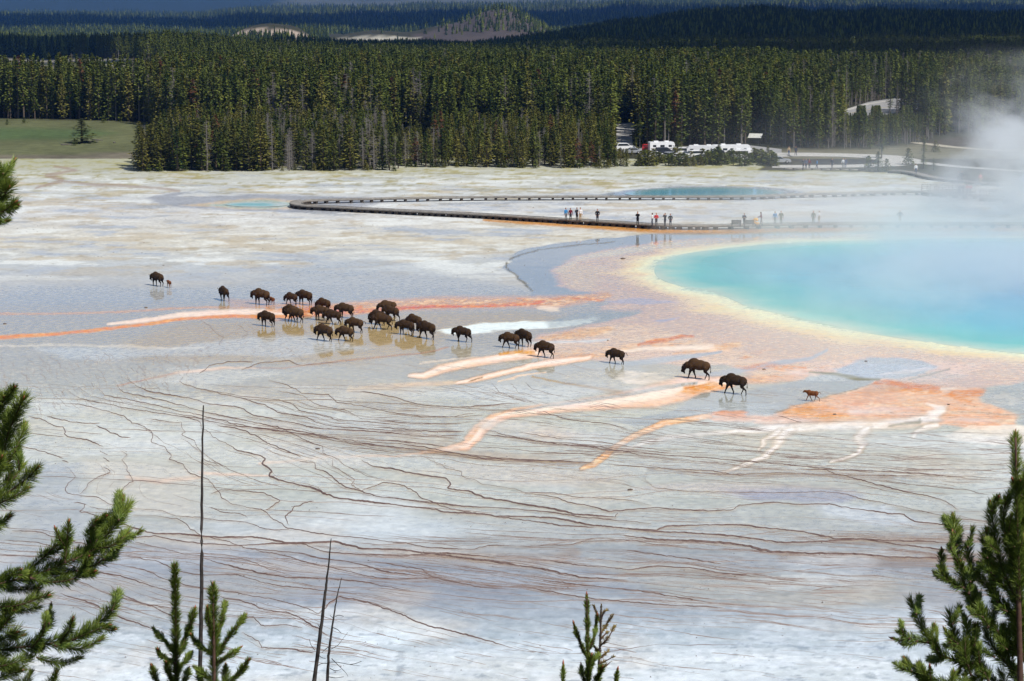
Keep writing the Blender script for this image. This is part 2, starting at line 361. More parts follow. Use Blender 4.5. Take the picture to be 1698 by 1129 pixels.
    pt.stroke([(480,525,2.4),(380,524,2.2),(300,529,2.4),(230,539,2.4),(150,549,2.6),(60,556,3),(-40,562,3)], (236,152,92), .8, .5, .9, warp=.25)
    pt.stroke([(-40,521,1.5),(100,519,1.7),(200,517,1.7),(300,511,1.7),(420,509,2),(500,503,2)], (218,170,146), .8, .7, .7, warp=.3)
    pt.poly([(430,500),(500,498),(560,505),(640,503),(640,512),(560,530),(440,532),(420,515)], (222,140,84), 9, .9, .65, mod=sk)
    pt.poly([(370,497),(420,497),(460,503),(440,510),(380,508)], (214,170,150), 8, .9, .6)
    # wet brown grey ground round the herd, bluish fan below
    pt.poly([(300,535),(420,530),(560,532),(700,520),(900,518),(960,528),(760,550),(700,580),(600,605),(420,600),(240,600),(200,570)], (198,178,152), 20, .95, .78)
    pt.poly([(60,575),(260,578),(420,556),(540,560),(620,580),(480,592),(300,590),(120,596)], (196,208,220), 12, .6, .6)
    pt.stroke([(-40,573,1.4),(120,571,2.2),(260,577,2.2),(330,578,1)], (226,224,220), 1.2, .3, .5, warp=.7)
    pt.stroke([(200,640,1),(300,617,2.5),(380,610,2),(460,610,1.5),(560,600,1.6),(700,585,1.6),(740,575,1)], (178,128,118), .8, .6, .6, warp=.3)
    pt.stroke([(300,617,2),(360,610,2.4),(420,611,1.5)], (236,214,196), .8, .3, .7)
    pt.poly([(720,549),(790,536),(900,531),(1000,526),(985,534),(930,541),(850,549),(790,553),(745,554)], (226,236,236), 5, .3, .95)
    pt.poly([(895,532),(945,521),(1000,514),(1062,512),(1048,523),(1010,532),(960,538),(905,542)], (168,176,182), 5, .9, .85, mod=.6+.4*sk)
    pt.poly([(1000,500),(1060,494),(1130,499),(1090,504),(1030,505)], (184,188,208), 4, .9, .7)
    pt.poly([(1085,531),(1110,526),(1125,527),(1100,533)], (184,190,212), 3, .9, .8)
    # orange mats below
    pt.poly([(880,592),(860,578),(900,560),(950,550),(1010,540),(1060,535),(1150,560),(1250,590),(1350,610),(1330,625),(1250,622),(1200,605),(1130,606),(1050,596),(980,596),(920,604)], org2, 9, .75, .9)
    pt.poly([(890,560),(950,547),(1010,540),(1020,548),(980,556),(900,566)], (236,186,156), 7, .7, .8)
    pt.poly([(850,585),(900,580),(980,576),(1100,560),(1150,565),(1100,580),(1000,590),(900,596)], (234,186,158), 8, .7, .65, mod=sk)
    pt.stroke([(878,570,2),(950,566,3),(1010,562,2)], (206,214,218), .8, .6, .85)
    pt.stroke([(1062,572,2),(1100,564,4),(1130,557,3),(1150,558,1)], (206,128,98), .8, .7, .75)
    pt.stroke([(1210,600,3),(1250,588,5),(1290,580,1)], (222,142,100), .8, .7, .7, mod=sk)
    pt.stroke([(1120,588,3),(1180,578,5),(1230,570,3)], (240,190,160), .8, .6, .7)
    pt.stroke([(1020,582,2),(1100,578,4),(1180,574,3)], (246,236,226), .9, .2, .6)
    pt.stroke([(1220,606,5),(1280,611,8),(1340,612,6),(1370,606,3)], (232,150,104), .8, .6, .8, mod=sk)
    pt.stroke([(1165,640,6),(1190,632,8),(1250,628,8),(1330,626,4)], (232,178,150), .8, .7, .8)
    # grey channels that cross the mats
    pt.stroke([(900,618,4),(980,606,5),(1040,603,5),(1090,598,6),(1150,590,4.5),(1192,583,1.5)], (188,197,206), .6, .95, .9, warp=.3)
    pt.stroke([(1120,632,3),(1160,626,7),(1200,618,6),(1235,611,4),(1290,603,4),(1340,595,3.5),(1372,579,1.2)], (180,188,202), .6, .95, .9, warp=.3)
    pt.poly([(880,615),(920,606),(980,598),(1035,603),(1085,612),(1060,628),(1020,640),(950,656),(880,664),(760,660),(740,640),(800,632)], (198,200,198), 8, .9, .85)
    pt.poly([(1020,628),(1040,615),(1090,618),(1110,630),(1060,640)], (242,234,226), 8, .3, .7, mod=.5+.5*sk)
    pt.stroke([(880,625,1),(960,640,1.6),(1030,648,2)], (176,138,92), .8, .6, .7, warp=.4)
    pt.stroke([(700,603,1.5),(760,595,1.2),(830,590,1)], (226,214,204), .8, .4, .7)
    # runnels
    pt.stroke([(580,646,4),(640,641,5),(700,636,4),(780,633,3)], (228,196,168), .8, .6, .75, warp=.3)
    runnel(pt, [(680,622,2),(705,623,5),(730,612,7),(780,602,7),(840,592,7),(890,586,7)], (238,208,190), (249,236,224))
    pt.poly([(822,590),(850,583),(885,582),(885,592),(850,594)], (226,160,84), 6, .6, .85, mod=sk)
    runnel(pt, [(760,635,1.5),(790,628,4.5),(840,617,4),(880,607,5),(920,601,6),(980,592,4)], (238,206,188), (250,234,222))
    pt.stroke([(780,631,.9),(800,625,1.2)], (120,96,80), .6, .4, .7, warp=.35)
    pt.stroke([(830,632,1),(862,624,2),(900,617,1)], (240,214,194), .6, .4, .8)
    runnel(pt, [(700,751,1.5),(740,744,4.5),(772,738,9),(785,722,12),(800,708,10),(822,694,8),(850,685,7),(900,679,8),(960,671,10),(1020,665,13),(1080,656,18),(1130,645,21),(1180,638,14),(1215,632,8)], (238,206,190), (248,233,220))
    pt.stroke([(775,728,3),(790,708,3),(815,692,3),(850,678,2),(900,670,2)], (232,196,172), .7, .5, .7, warp=.3)
    pt.stroke([(858,680,1),(930,670,3),(1000,659,3.2),(1060,650,3.5),(1100,642,4),(1150,634,3)], (186,186,184), .6, .9, .85, warp=.25)
    pt.stroke([(1060,668,3),(1110,660,6),(1160,650,8)], (236,176,140), .8, .5, .6, mod=sk)
    pt.poly([(1135,640),(1170,630),(1210,636),(1190,650),(1150,656),(1125,650)], (228,150,78), 8, .6, .85, mod=.5+.5*sk)
    # grey sheet under the two lead bison
    pt.poly([(1120,675),(1165,654),(1230,650),(1290,636),(1370,622),(1480,600),(1500,615),(1440,636),(1340,668),(1285,684),(1200,688),(1120,697),(1040,710),(1000,700)], (172,180,188), 6, .95, .95)
    pt.poly([(1384,612),(1410,600),(1440,594),(1480,592),(1530,600),(1555,606),(1530,618),(1480,628),(1430,630),(1395,622)], (168,180,202), 6, .9, .95)
    pt.stroke([(1460,620,1.5),(1500,616,3),(1540,610,2)], (222,216,222), .8, .5, .8)
    pt.stroke([(1505,629,1),(1545,619,1.4),(1575,611,1.3)], (120,114,110), .6, .6, .75, warp=.3)
    pt.stroke([(1335,619,1.5),(1380,622,3),(1420,627,3.4),(1455,631,2)], (128,122,104), .7, .5, .9, warp=.5)
    pt.stroke([(1280,684,1),(1340,668,1.6),(1400,651,1.6),(1445,637,1)], (112,84,72), .6, .5, .6, warp=.25)
    # the broad mat at the right
    pt.poly([(1240,700),(1262,688),(1330,670),(1400,652),(1450,634),(1550,640),(1622,646),(1628,662),(1665,680),(1690,702),(1690,716),(1640,712),(1560,704),(1480,708),(1400,704),(1330,704),(1280,708)], (232,188,168), 6, .6, .97)
    pt.poly([(1390,655),(1440,640),(1500,645),(1490,665),(1420,672),(1390,668)], (216,164,150), 9, .6, .6)
    pt.poly([(1628,650),(1650,640),(1698,632),(1800,628),(1800,712),(1705,706),(1668,680),(1635,664)], (180,184,188), 9, .8, .95)
    pt.poly([(1625,655),(1660,650),(1690,660),(1680,672),(1640,668)], (210,210,208), 8, .4, .6, mod=sk)
    sk2 = sstep(-.3, .25, n3)
    pt.stroke([(1448,636,2),(1470,635,5),(1500,640,6),(1545,643,4)], (228,112,30), .6, .5, .9, warp=.5, mod=.4+.6*sk2)
    pt.stroke([(1470,645,4),(1520,650,6),(1560,650,3)], (224,146,96), .8, .5, .7)
    pt.poly([(1578,642),(1624,642),(1622,660),(1605,668),(1580,656)], (226,128,62), 6, .5, .85, mod=.35+.65*sk2)
    pt.stroke([(1545,644,1.5),(1580,644,1.6),(1620,646,1.4)], (246,238,228), .8, .2, .8)
    pt.poly([(1280,682),(1310,672),(1360,668),(1400,676),(1400,690),(1350,696),(1300,694)], (236,158,92), 9, .5, .7, mod=.4+.6*sk2)
    pt.poly([(1188,688),(1205,682),(1236,681),(1236,689),(1215,692)], (228,122,44), 3, .7, .9)
    pt.stroke([(1180,694,3),(1250,692,7),(1300,700,6)], (230,174,148), .8, .6, .9)
    pt.stroke([(1390,655,1.2),(1440,640,1.2)], (240,222,208), .8, .4, .7)
    # white and cream mats with fingers
    wh = (232,224,214)
    for pts in ([(1010,757,1.5),(1050,742,3),(1075,733,3.5),(1110,727,3.5),(1160,720,4),(1220,714,5),(1270,711,8),(1340,708,9),(1420,704,10),(1500,702,10),(1550,692,10),(1565,678,9)],
                [(1196,785,1.5),(1215,778,3),(1250,765,3.5),(1275,757,5),(1282,742,8),(1290,722,9),(1310,711,8)],
                [(1262,746,2.5),(1266,730,5),(1290,714,5)], [(1374,768,1.2),(1400,763,2.2),(1428,753,3),(1436,738,5),(1424,722,8),(1440,710,8)],
                [(1507,727,2.5),(1518,715,4),(1545,704,6)]):
        pt.stroke([(a, b, c+1.3) for a, b, c in pts], (150,132,116), .5, .6, .5, warp=.4)
        pt.stroke(pts, wh, .7, .25, .96, warp=.5, mod=.75+.25*sk2)
        pt.stroke([(a, b, c*.45) for a, b, c in pts], (246,242,236), .8, .2, .85, warp=.5, mod=.4+.6*sk2)
    pt.poly([(1540,690),(1545,670),(1570,672),(1560,692)], (238,232,226), 6, .3, .8)
    pt.poly([(1560,724),(1578,712),(1600,704),(1660,702),(1800,712),(1800,740),(1640,736),(1580,735)], (234,226,214), 4, .2, .95, mod=.75+.25*sk2)
    pt.stroke([(1475,706,1),(1520,700,3),(1525,694,1)], (160,158,152), .6, .6, .8, warp=.3)
    runnel(pt, [(963,777,2),(985,769,5.5),(1003,757,5.5),(1020,742,4.5),(1045,727,4),(1075,712,5.5),(1095,702,6),(1130,696,4),(1180,689,3.5)], (236,192,158), (248,222,198), edge=(150,104,78))
    # grain of the mats: pale ribs and deeper orange threads running with the flow
    sat = np.clip((pt.c[..., 0]-pt.c[..., 2]-.31)/.14, 0, 1)*sstep(470, 500, V+.06*(U-1000).clip(0, 300)*-1)
    g1 = fbm(X/1.5+Y/5, Y/1.3-X/9, 301, 5, .72); g2 = fbm(X/2.2, Y/1.4-X/12, 311, 5, .72); g3 = fbm(X/.45, Y/.6, 321, 3, .6)
    pt._blend(sat*sstep(.02, .32, g1+.5*g3)*.55, (246,232,216), .2, full)
    pt._blend(sat*sstep(.06, .34, g2+.5*g3)*.42, (230,168,130), .7, full)
    pt._blend(sat*sstep(.16, .36, -g2+.5*g3)*.28, (214,124,60), .8, full)
    pt._blend(sat*sstep(.2, .4, -g1)*.3, (214,186,170), .9, full)
    # rust where the film is youngest
    rz = .35+.65*sstep(-.25, .2, g3+g2)
    for pts, col, f, a in (([(1446,637,2),(1470,635,4),(1500,640,6),(1548,643,4)], (222,98,22), .6, .85), ([(1582,650,5),(1600,652,8),(1622,650,6)], (222,112,44), .8, .7), ([(1190,686,2),(1212,685,4),(1236,685,3)], (224,110,34), .6, .85),
                           ([(1290,688,3),(1330,680,7),(1380,682,6)], (230,140,66), .9, .6), ([(826,588,2),(850,586,4),(884,586,4)], (226,150,62), .7, .75), ([(1135,642,4),(1165,640,7),(1200,640,5)], (226,140,60), .8, .7),
                           ([(1062,572,1.5),(1100,564,3.5),(1130,557,2.5),(1150,556,1)], (204,116,80), .8, .7), ([(1215,608,3),(1270,606,5),(1330,612,3)], (226,134,82), .9, .6), ([(640,511,3),(700,510,3),(780,507,2.5),(860,504,2.5),(908,499,1.5)], (222,112,56), .9, .6),
                           ([(440,512,3),(480,514,6),(540,514,6),(600,510,4)], (224,128,62), .9, .7), ([(-40,562,2),(60,556,2),(150,549,2),(230,539,2),(300,529,2),(380,524,2),(470,525,2)], (238,146,78), .7, .7)):
        pt.stroke(pts, col, f, .7, a, warp=.5, mod=rz)
    # brown film where rims crowd together
    for pts, a in (([(330,690,8),(450,708,14),(560,722,14),(640,738,16),(700,745,16)], .2), ([(660,744,4),(760,752,10),(900,764,8),(980,768,5)], .5), ([(740,700,10),(745,722,12),(720,740,6)], .25),
                   ([(800,712,10),(860,722,12),(960,738,8)], .22), ([(1080,776,4),(1200,784,7),(1330,786,8),(1480,790,6)], .38), ([(640,915,10),(800,925,14),(900,930,12),(960,915,8)], .35),
                   ([(1300,925,8),(1430,930,14),(1620,925,14),(1720,920,10)], .35), ([(1360,890,6),(1480,893,8),(1640,892,8)], .35), ([(1180,1000,8),(1400,985,14),(1600,1000,16)], .15),
                   ([(1000,640,5),(1040,650,5),(940,636,4)], .3)):
        pt.stroke(pts, (142,112,106), 1.0, .8, a, warp=.4)
    for pts in ([(430,769,2),(480,765,2.2),(545,757,2.4),(620,756,1.8),(660,757,1.4),(705,751,1.4)], [(330,783,3),(400,786,2),(447,789,1)], [(205,790,3),(260,798,5),(330,790,3)]):
        pt.stroke(pts, (222,200,188), .9, .4, .75, warp=.3)
    pt.poly([(130,760),(330,770),(340,860),(220,850),(150,830)], (200,194,190), 30, .5, .4)
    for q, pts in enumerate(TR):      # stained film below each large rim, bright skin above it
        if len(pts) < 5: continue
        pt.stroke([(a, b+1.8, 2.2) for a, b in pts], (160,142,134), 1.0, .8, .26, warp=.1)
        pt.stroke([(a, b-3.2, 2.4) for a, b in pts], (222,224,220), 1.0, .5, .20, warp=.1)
    # large soft tone changes of the lower sheet
    for pts, col, f, a in (([(1190,812),(1300,808),(1400,812),(1430,825),(1380,834),(1250,830)], (160,164,190), 16, .7), ([(1010,810),(1200,800),(1400,806),(1200,818)], (198,186,184), 20, .5),
                           ([(0,930),(300,900),(700,930),(900,960),(860,1000),(500,1010),(300,1000),(0,1000)], (156,164,181), 40, .75), ([(40,770),(130,770),(150,900),(30,880)], (172,180,192), 24, .7),
                           ([(560,1040),(720,1030),(760,1050),(680,1070),(560,1070)], (222,234,242), 22, .9), ([(200,1080),(500,1100),(900,1060),(1300,1080),(1300,1200),(0,1200),(0,1060)], (216,226,234), 30, .6),
                           ([(60,690),(240,700),(300,730),(200,740),(90,720)], (214,218,216), 26, .6), ([(350,640),(520,630),(700,640),(690,690),(520,680),(400,665)], (188,180,170), 24, .6),
                           ([(430,720),(560,740),(640,770),(440,770)], (212,210,206), 20, .6), ([(1000,925),(1250,945),(1500,960),(1500,1010),(1100,1000)], (182,184,182), 40, .5),
                           ([(740,770),(960,780),(1040,800),(860,810),(770,790)], (204,196,190), 20, .5), ([(500,860),(640,850),(820,880),(640,895),(520,880)], (198,210,220), 26, .6),
                           ([(1340,835),(1480,840),(1560,865),(1450,870),(1360,852)], (210,220,232), 14, .6), ([(800,690),(880,700),(1000,720),(1000,740),(860,715),(790,705)], (214,214,212), 14, .6),
                           ([(860,716),(920,712),(960,722),(900,730)], (222,204,192), 14, .5)):
        pt.poly(pts, col, f, None, a)
    # blotches at every scale
    lo = sstep(560, 640, V)
    pt._blend(sstep(.0, .5, fbm(X/9, Y/7, 71, 4))*lo*.45, (214,222,228), .4, full)
    pt._blend(sstep(.0, .5, fbm(X/11, Y/9, 77, 4))*lo*.38, (178,181,184), .85, full)
    pt._blend(sstep(.1, .6, fbm(X/6, Y/6, 79, 4))*lo*.3, (208,198,188), .5, full)
    chalk = sstep(960, 1090, V+60*fbm(X/8, Y/8, 81, 3))
    pt._blend(sstep(-.1, .35, fbm(X/2.2, Y/1.6, 83, 5, .7))*chalk*.35, (222,228,232), .05, full)
    pt._blend(sstep(.18, .5, fbm(X/.7, Y/.5, 85, 4, .6))*chalk*.5, (150,158,170), .3, full)
    pt._blend(sstep(.10, .45, fbm(X/.45, Y/.7, 87, 3, .65))*chalk*.3, (236,240,243), .05, full)
    # cream rim of the great spring
    PW = POOL_W+[POOL_W[0]]; sl = pt._box([(900, 380), (1900, 660)], 10)
    if sl:
        Xs, Ys = X[sl]+fbm(X[sl]/5, Y[sl]/5, 91, 4)*2.4, Y[sl]+fbm(X[sl]/5, Y[sl]/5, 95, 4)*2.4
        d, _ = seg_dist(Xs, Ys, PW); ins = inside(Xs, Ys, PW); d = np.where(ins, -d, d)
        south = sstep(470, 520, V[sl])
        wid = 4.3+1.7*south
        pt._blend((1-sstep(wid*.55, wid*1.35, d))*.96, (230,216,194), .6, sl)
        pt._blend((1-sstep(1.0, wid*.8, d))*.95, (234,230,206), .6, sl)
        st_ = sstep(.0, .35, fbm(X[sl]/3, Y[sl]/.8, 97, 4))
        pt._blend(sstep(wid*.25, wid*.6, d)*(1-sstep(wid*.9, wid*1.3, d))*st_*.3, (226,208,164), .5, sl)
        pt._blend((1-sstep(-2, 1.6, d))*.95, (176,218,204), .95, sl)
    # every terrace holds its own film of water: small steps of tone from one to the next
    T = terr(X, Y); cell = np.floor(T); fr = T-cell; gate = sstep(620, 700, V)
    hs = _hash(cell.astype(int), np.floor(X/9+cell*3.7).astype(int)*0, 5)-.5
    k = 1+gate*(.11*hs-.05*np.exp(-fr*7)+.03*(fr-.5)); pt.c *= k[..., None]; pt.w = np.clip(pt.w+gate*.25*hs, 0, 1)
    # tonal dirt everywhere
    k = 1+.06*fbm(X/1.3, Y/1.3, 99, 4, .6)+(.02+.03*sstep(640, 700, V))*fbm(X/.35, Y/.5, 101, 3)
    pt.c *= k[..., None]
    lum = pt.c.mean(-1, keepdims=True); boost = 1+.06*np.clip((pt.c[..., :1]-pt.c[..., 2:]-.03)/.1, 0, 1); pt.c = np.clip(lum+(pt.c-lum)*boost, .02, 1); pt.c = np.clip(.55+(pt.c-.55)*1.08-.012, .02, 1)

# seen colour -> the surface's own colour (sunlit lightness and the sheen of the wet film taken out)
SHADE = np.array([.866, .86, .814]); SHEEN = np.array([-.285, -.232, -.095]); LIFT = np.array([.228, .210, .195]); WARM = np.array([1.02, 1.01, 1.005])
def to_albedo(c, w):
    a = (c*WARM-SHEEN*w[..., None]-LIFT)/SHADE
    return np.clip(a, .03, .86)

def terr(X, Y):
    """step number of the low terraces: whole numbers fall on the rims"""
    return .70*Y+.16*np.minimum(X, 0)+.018*X+2.3*fbm(X/13, Y/22, 611, 3)+.42*fbm(X/2.6, Y/6, 613, 3)
us = np.arange(-170, 1871, 2.7); vs = np.concatenate([np.arange(1200, 640, -2.1), np.arange(640, 262, -1.45)])
U, V, X, Y = grid_px(us, vs)
pt = Painter(U, V, X, Y); paint_flats(pt)
relief = .05*fbm(X/2.5, Y/2.5, 201, 4)*(1-pt.w)+.012*fbm(X/.6, Y/.6, 203, 3)*(1-pt.w)
pin = sstep(300, 270, V) if False else 0
rgba = np.concatenate([to_albedo(pt.c, pt.w), pt.w[..., None]], -1)

def flats_material():
    t = NT('silica_flats'); a = t.attr('tint'); pos = t.geo()
    n1 = t.noise(1.6, 6, pos, .62); n2 = t.noise(9.0, 4, pos, .6)
    k = t.math('ADD', t.ramp(n1, .3, .7, .90, 1.10), t.ramp(n2, .3, .7, -.05, .05))
    vm = t.n('ShaderNodeVectorMath', operation='SCALE'); t.l(a.outputs['Color'], vm.inputs[0]); t.l(k, vm.inputs['Scale'])
    sep = t.n('ShaderNodeSeparateColor'); t.l(a.outputs['Color'], sep.inputs[0])
    sat = t.ramp(t.math('SUBTRACT', sep.outputs[0], sep.outputs[2]), .36, .54, 0, 1)      # living mats: fine pale ribs and rust threads
    mp = t.n('ShaderNodeMapping'); t.l(pos, mp.inputs[0]); mp.inputs['Scale'].default_value = (.75, 1.5, 1); mp.inputs['Rotation'].default_value = (0, 0, -.25)
    f1 = t.noise(1.5, 9, mp.outputs[0], .72)
    vm2 = t.mix(t.math('MULTIPLY', sat, t.ramp(f1, .50, .62, 0, .5)), vm.outputs[0], (.86, .74, .60)); vm2 = t.mix(t.math('MULTIPLY', sat, t.ramp(f1, .47, .38, 0, .4)), vm2, (.60, .25, .07))
    wet = t.math('ADD', a.outputs['Alpha'], t.ramp(n1, .35, .65, .12, -.12), clamp=True)
    rough = t.ramp(wet, .25, .95, .8, .07); spec = t.ramp(wet, .2, .9, .15, .5)
    m = t.bsdf(vm2, rough, spec, bump=t.noise(4.0, 3, pos), bstr=.02, bdist=.02)
    b = next(n for n in m.node_tree.nodes if n.type == 'BSDF_PRINCIPLED'); t.l(t.ramp(wet, .3, .95, 0, .8), b.inputs['Coat Weight']); b.inputs['Coat Roughness'].default_value = .03; b.inputs['Coat IOR'].default_value = 1.33
    return m
MAT_FLATS = flats_material()
flats = mesh_np('ground', np.stack([X, Y, relief], -1).reshape(-1, 3), quads(len(vs), len(us)), [MAT_FLATS], True, {'tint': ('FLOAT_COLOR', rgba.reshape(-1, 4))})
tag(flats, kind='structure')
# ------------------------------------------------------------------ hot springs: water sheets
def smooth_ring(pts, n=260):
    P_ = np.array(pts, float); m = len(P_); out = []
    for k in range(m):
        p0, p1, p2, p3 = P_[k-1], P_[k], P_[(k+1) % m], P_[(k+2) % m]
        for t in np.linspace(0, 1, max(2, n//m), endpoint=False):
            out.append(.5*((2*p1)+(-p0+p2)*t+(2*p0-5*p1+4*p2-p3)*t*t+(-p0+3*p1-3*p2+p3)*t**3))
    return np.array(out)
def water_mat(name, stops, rmax, rough=.06):
    """colour follows the depth of the basin, given as metres from the shore"""
    t = NT(name); a = t.attr('shore'); pos = t.geo()
    n = t.noise(.16, 5, pos, .6); d = t.math('ADD', a.outputs['Fac'], t.ramp(n, .3, .7, -1.2, 1.2)); f = t.math('DIVIDE', d, rmax, clamp=True)
    r = t.n('ShaderNodeValToRGB'); t.l(f, r.inputs[0]); el = r.color_ramp.elements
    while len(el) < len(stops): el.new(.5)
    for e, (p, c) in zip(el, stops): e.position = p; e.color = (*s2l(c), 1)
    big = t.noise(.05, 4, pos, .55); vm = t.n('ShaderNodeVectorMath', operation='SCALE'); t.l(r.outputs[0], vm.inputs[0]); t.l(t.ramp(big, .3, .7, .86, 1.1), vm.inputs['Scale'])
    return t.bsdf(vm.outputs[0], rough, .5, bump=t.noise(2.2, 3, pos), bstr=.05, bdist=.03)
def pool(name, outline, z, mat, label):
    W = smooth_ring([P(u, v)[:2] for u, v in outline]); c = W.mean(0); ts = [1, .985, .96, .92, .86, .78, .68, .56, .42, .25, .1]
    rings = [c+(W-c)*t for t in ts]; A = np.concatenate(rings+[c[None]]); n = len(W)
    d, _ = seg_dist(A[:, 0], A[:, 1], [tuple(p) for p in W]+[tuple(W[0])])
    V3 = np.concatenate([A, np.full((len(A), 1), z)], 1); fs = []
    for r in range(len(ts)-1):
        i = np.arange(n); j = (i+1) % n
        fs.append(np.stack([r*n+i, r*n+j, (r+1)*n+j, (r+1)*n+i], 1))
    i = np.arange(n); j = (i+1) % n; r = len(ts)-1
    fs.append(np.stack([r*n+i, r*n+j, np.full(n, len(A)-1), np.full(n, len(A)-1)], 1))
    F3 = np.concatenate(fs[:-1]); V3 = V3
    tri = np.stack([r*n+i, r*n+j, np.full(n, len(A)-1)], 1)
    me = bpy.data.meshes.new(name); me.from_pydata([tuple(map(float, p)) for p in V3], [], [tuple(map(int, q)) for q in F3]+[tuple(map(int, q)) for q in tri])
    at = me.attributes.new('shore', 'FLOAT', 'POINT'); at.data.foreach_set('value', d.astype(np.float32)); me.materials.append(mat)
    o = link_obj(name, me); tag(o, kind='structure', label=label); return o
M_W1 = water_mat('hot_spring_water', [(0, (206,224,196)), (.05, (160,214,194)), (.13, (76,194,186)), (.40, (50,172,196)), (1, (60,146,194))], 36)
M_W2 = water_mat('small_spring_water', [(0, (176,204,208)), (.4, (122,184,198)), (1, (86,168,192))], 7)
pool('hot_spring_water', POOL, .008, M_W1, 'great turquoise and blue hot spring steaming behind the cream rim')
pool('small_spring_water', POOL2, .05, M_W2, 'small blue spring behind the far run of the boardwalk')
M_W3 = water_mat('pale_spring_water', [(0, (196,206,200)), (.4, (150,192,192)), (1, (110,176,184))], 4, .25)
pool('small_spring_water', POOL3, .05, M_W3, 'tiny turquoise spring left of the tip of the boardwalk')
# wide apron of the same crust beyond the painted sheet, out of the picture on both sides and towards the hill
ta = NT('crust_apron'); na = ta.noise(.08, 6, ta.geo(), .6); ca = ta.mix(na, tuple(s2l((190,186,176))*.5), tuple(s2l((214,212,204))*.75))
M_APRON = ta.bsdf(ca, .5, .4)
ap = mesh_np('ground_apron', [(-900, 95, -.12), (900, 95, -.12), (900, 430, -.12), (-900, 430, -.12)], [(0, 1, 2, 3)], [M_APRON]); tag(ap, kind='structure')
# ------------------------------------------------------------------ terrace rims: low raised sinter ridges following the runoff
TW = {0:1.3, 1:1.9, 3:1.4, 31:1.3, 32:1.5, 33:1.2, 36:1.6, 37:1.7, 38:1.5, 42:1.5, 43:1.6}
def rough_line(pts, seed, amp=1.0, step=3.0):
    """subdivide with kinks and wander, in photo pixels"""
    rng = np.random.default_rng(seed); out = []
    P_ = np.array(pts, float); L = np.r_[0, np.cumsum(np.hypot(*np.diff(P_, axis=0).T))]
    s = np.arange(0, L[-1], step); s = np.r_[s, L[-1]]
    x = np.interp(s, L, P_[:, 0]); y = np.interp(s, L, P_[:, 1])
    dx, dy = np.gradient(x), np.gradient(y); ln = np.hypot(dx, dy)+1e-6; steep = np.abs(dy)/ln
    w = vnoise(s/9+seed*31.7, s*0+seed, seed)*2-1+.6*(vnoise(s/3.5+seed*17.3, s*0, seed+5)*2-1)
    k = amp*(.55+2.2*steep)
    return np.stack([x-dy/ln*w*k, y+dx/ln*w*k*.8], 1)
R_V, R_F, R_T = [], [], []
def ridge(pts, wid, hgt, tone=0.5, fade=True, z0=0.0):
    """triangular ridge along ground points given in pixels"""
    X_, Y_, _ = P(pts[:, 0], pts[:, 1]); n = len(X_)
    if n < 2: return
    dx, dy = np.gradient(X_), np.gradient(Y_); ln = np.hypot(dx, dy)+1e-6; nx, ny = -dy/ln, dx/ln
    s = np.arange(n)/max(1, n-1)
    f = np.minimum(1, np.minimum(s, 1-s)*8+.25) if fade else np.ones(n)
    wv = wid*(.7+.6*vnoise(np.arange(n)/6.0, np.full(n, len(R_V)*3.7), 3))*f; hv = hgt*(.6+.8*vnoise(np.arange(n)/9.0, np.full(n, len(R_V)*1.7), 8))*f
    a = np.stack([X_+nx*wv/2, Y_+ny*wv/2, np.full(n, z0-.03)], 1); b = np.stack([X_, Y_, z0+hv], 1); c = np.stack([X_-nx*wv/2, Y_-ny*wv/2, np.full(n, z0-.03)], 1)
    base = sum(len(q) for q in R_V); V_ = np.concatenate([a, b, c]); i = np.arange(n-1)+base
    R_V.append(V_); R_F.append(np.concatenate([np.stack([i, i+1, i+1+n, i+n], 1), np.stack([i+n, i+1+n, i+1+2*n, i+2*n], 1)])); R_T.append(np.full(3*n, tone))
SEG = []
for q, pts in enumerate(TR):
    p = rough_line(pts, q+3); w = TW.get(q, .5 if (min(v for u, v in pts) > 600 and max(v for u, v in pts) < 672 and min(u for u, v in pts) > 700) or max(v for u, v in pts) < 580 else 1.0)
    ridge(p, .078*w*(.75+.6*((q*7) % 5)/4), .044*w*(.75+.6*((q*7) % 5)/4), .8)
    for k in range(len(pts)-1): SEG.append((pts[k][0], pts[k][1], pts[k+1][0], pts[k+1][1]))
SEG = np.array(SEG); SM = np.stack([(SEG[:, 0]+SEG[:, 2])/2, (SEG[:, 1]+SEG[:, 3])/2], 1); SD = np.stack([SEG[:, 2]-SEG[:, 0], SEG[:, 3]-SEG[:, 1]], 1)
SL = np.hypot(*SD.T); SD = SD/SL[:, None]
def flow_dir(x, y):
    d2 = ((SM[:, 0]-x)*.6)**2+((SM[:, 1]-y)*2.2)**2+150; w = SL/d2**1.6
    v = (SD*w[:, None]).sum(0)+np.array([.9, .06])*(w.sum()*.12); return v/(np.hypot(*v)+1e-9)
rr = random.Random(5)
def stream(x, y, n, seed, step=4.0, wob=.14):
    out = [(x, y)]
    for k in range(n):
        v = flow_dir(x, y); a = math.atan2(v[1], v[0])+wob*(vnoise(np.array([x/28.0]), np.array([y/6.0]), seed)[0]*2-1)
        x += math.cos(a)*step; y += math.sin(a)*step*.9; out.append((x, y))
    return np.array(out)
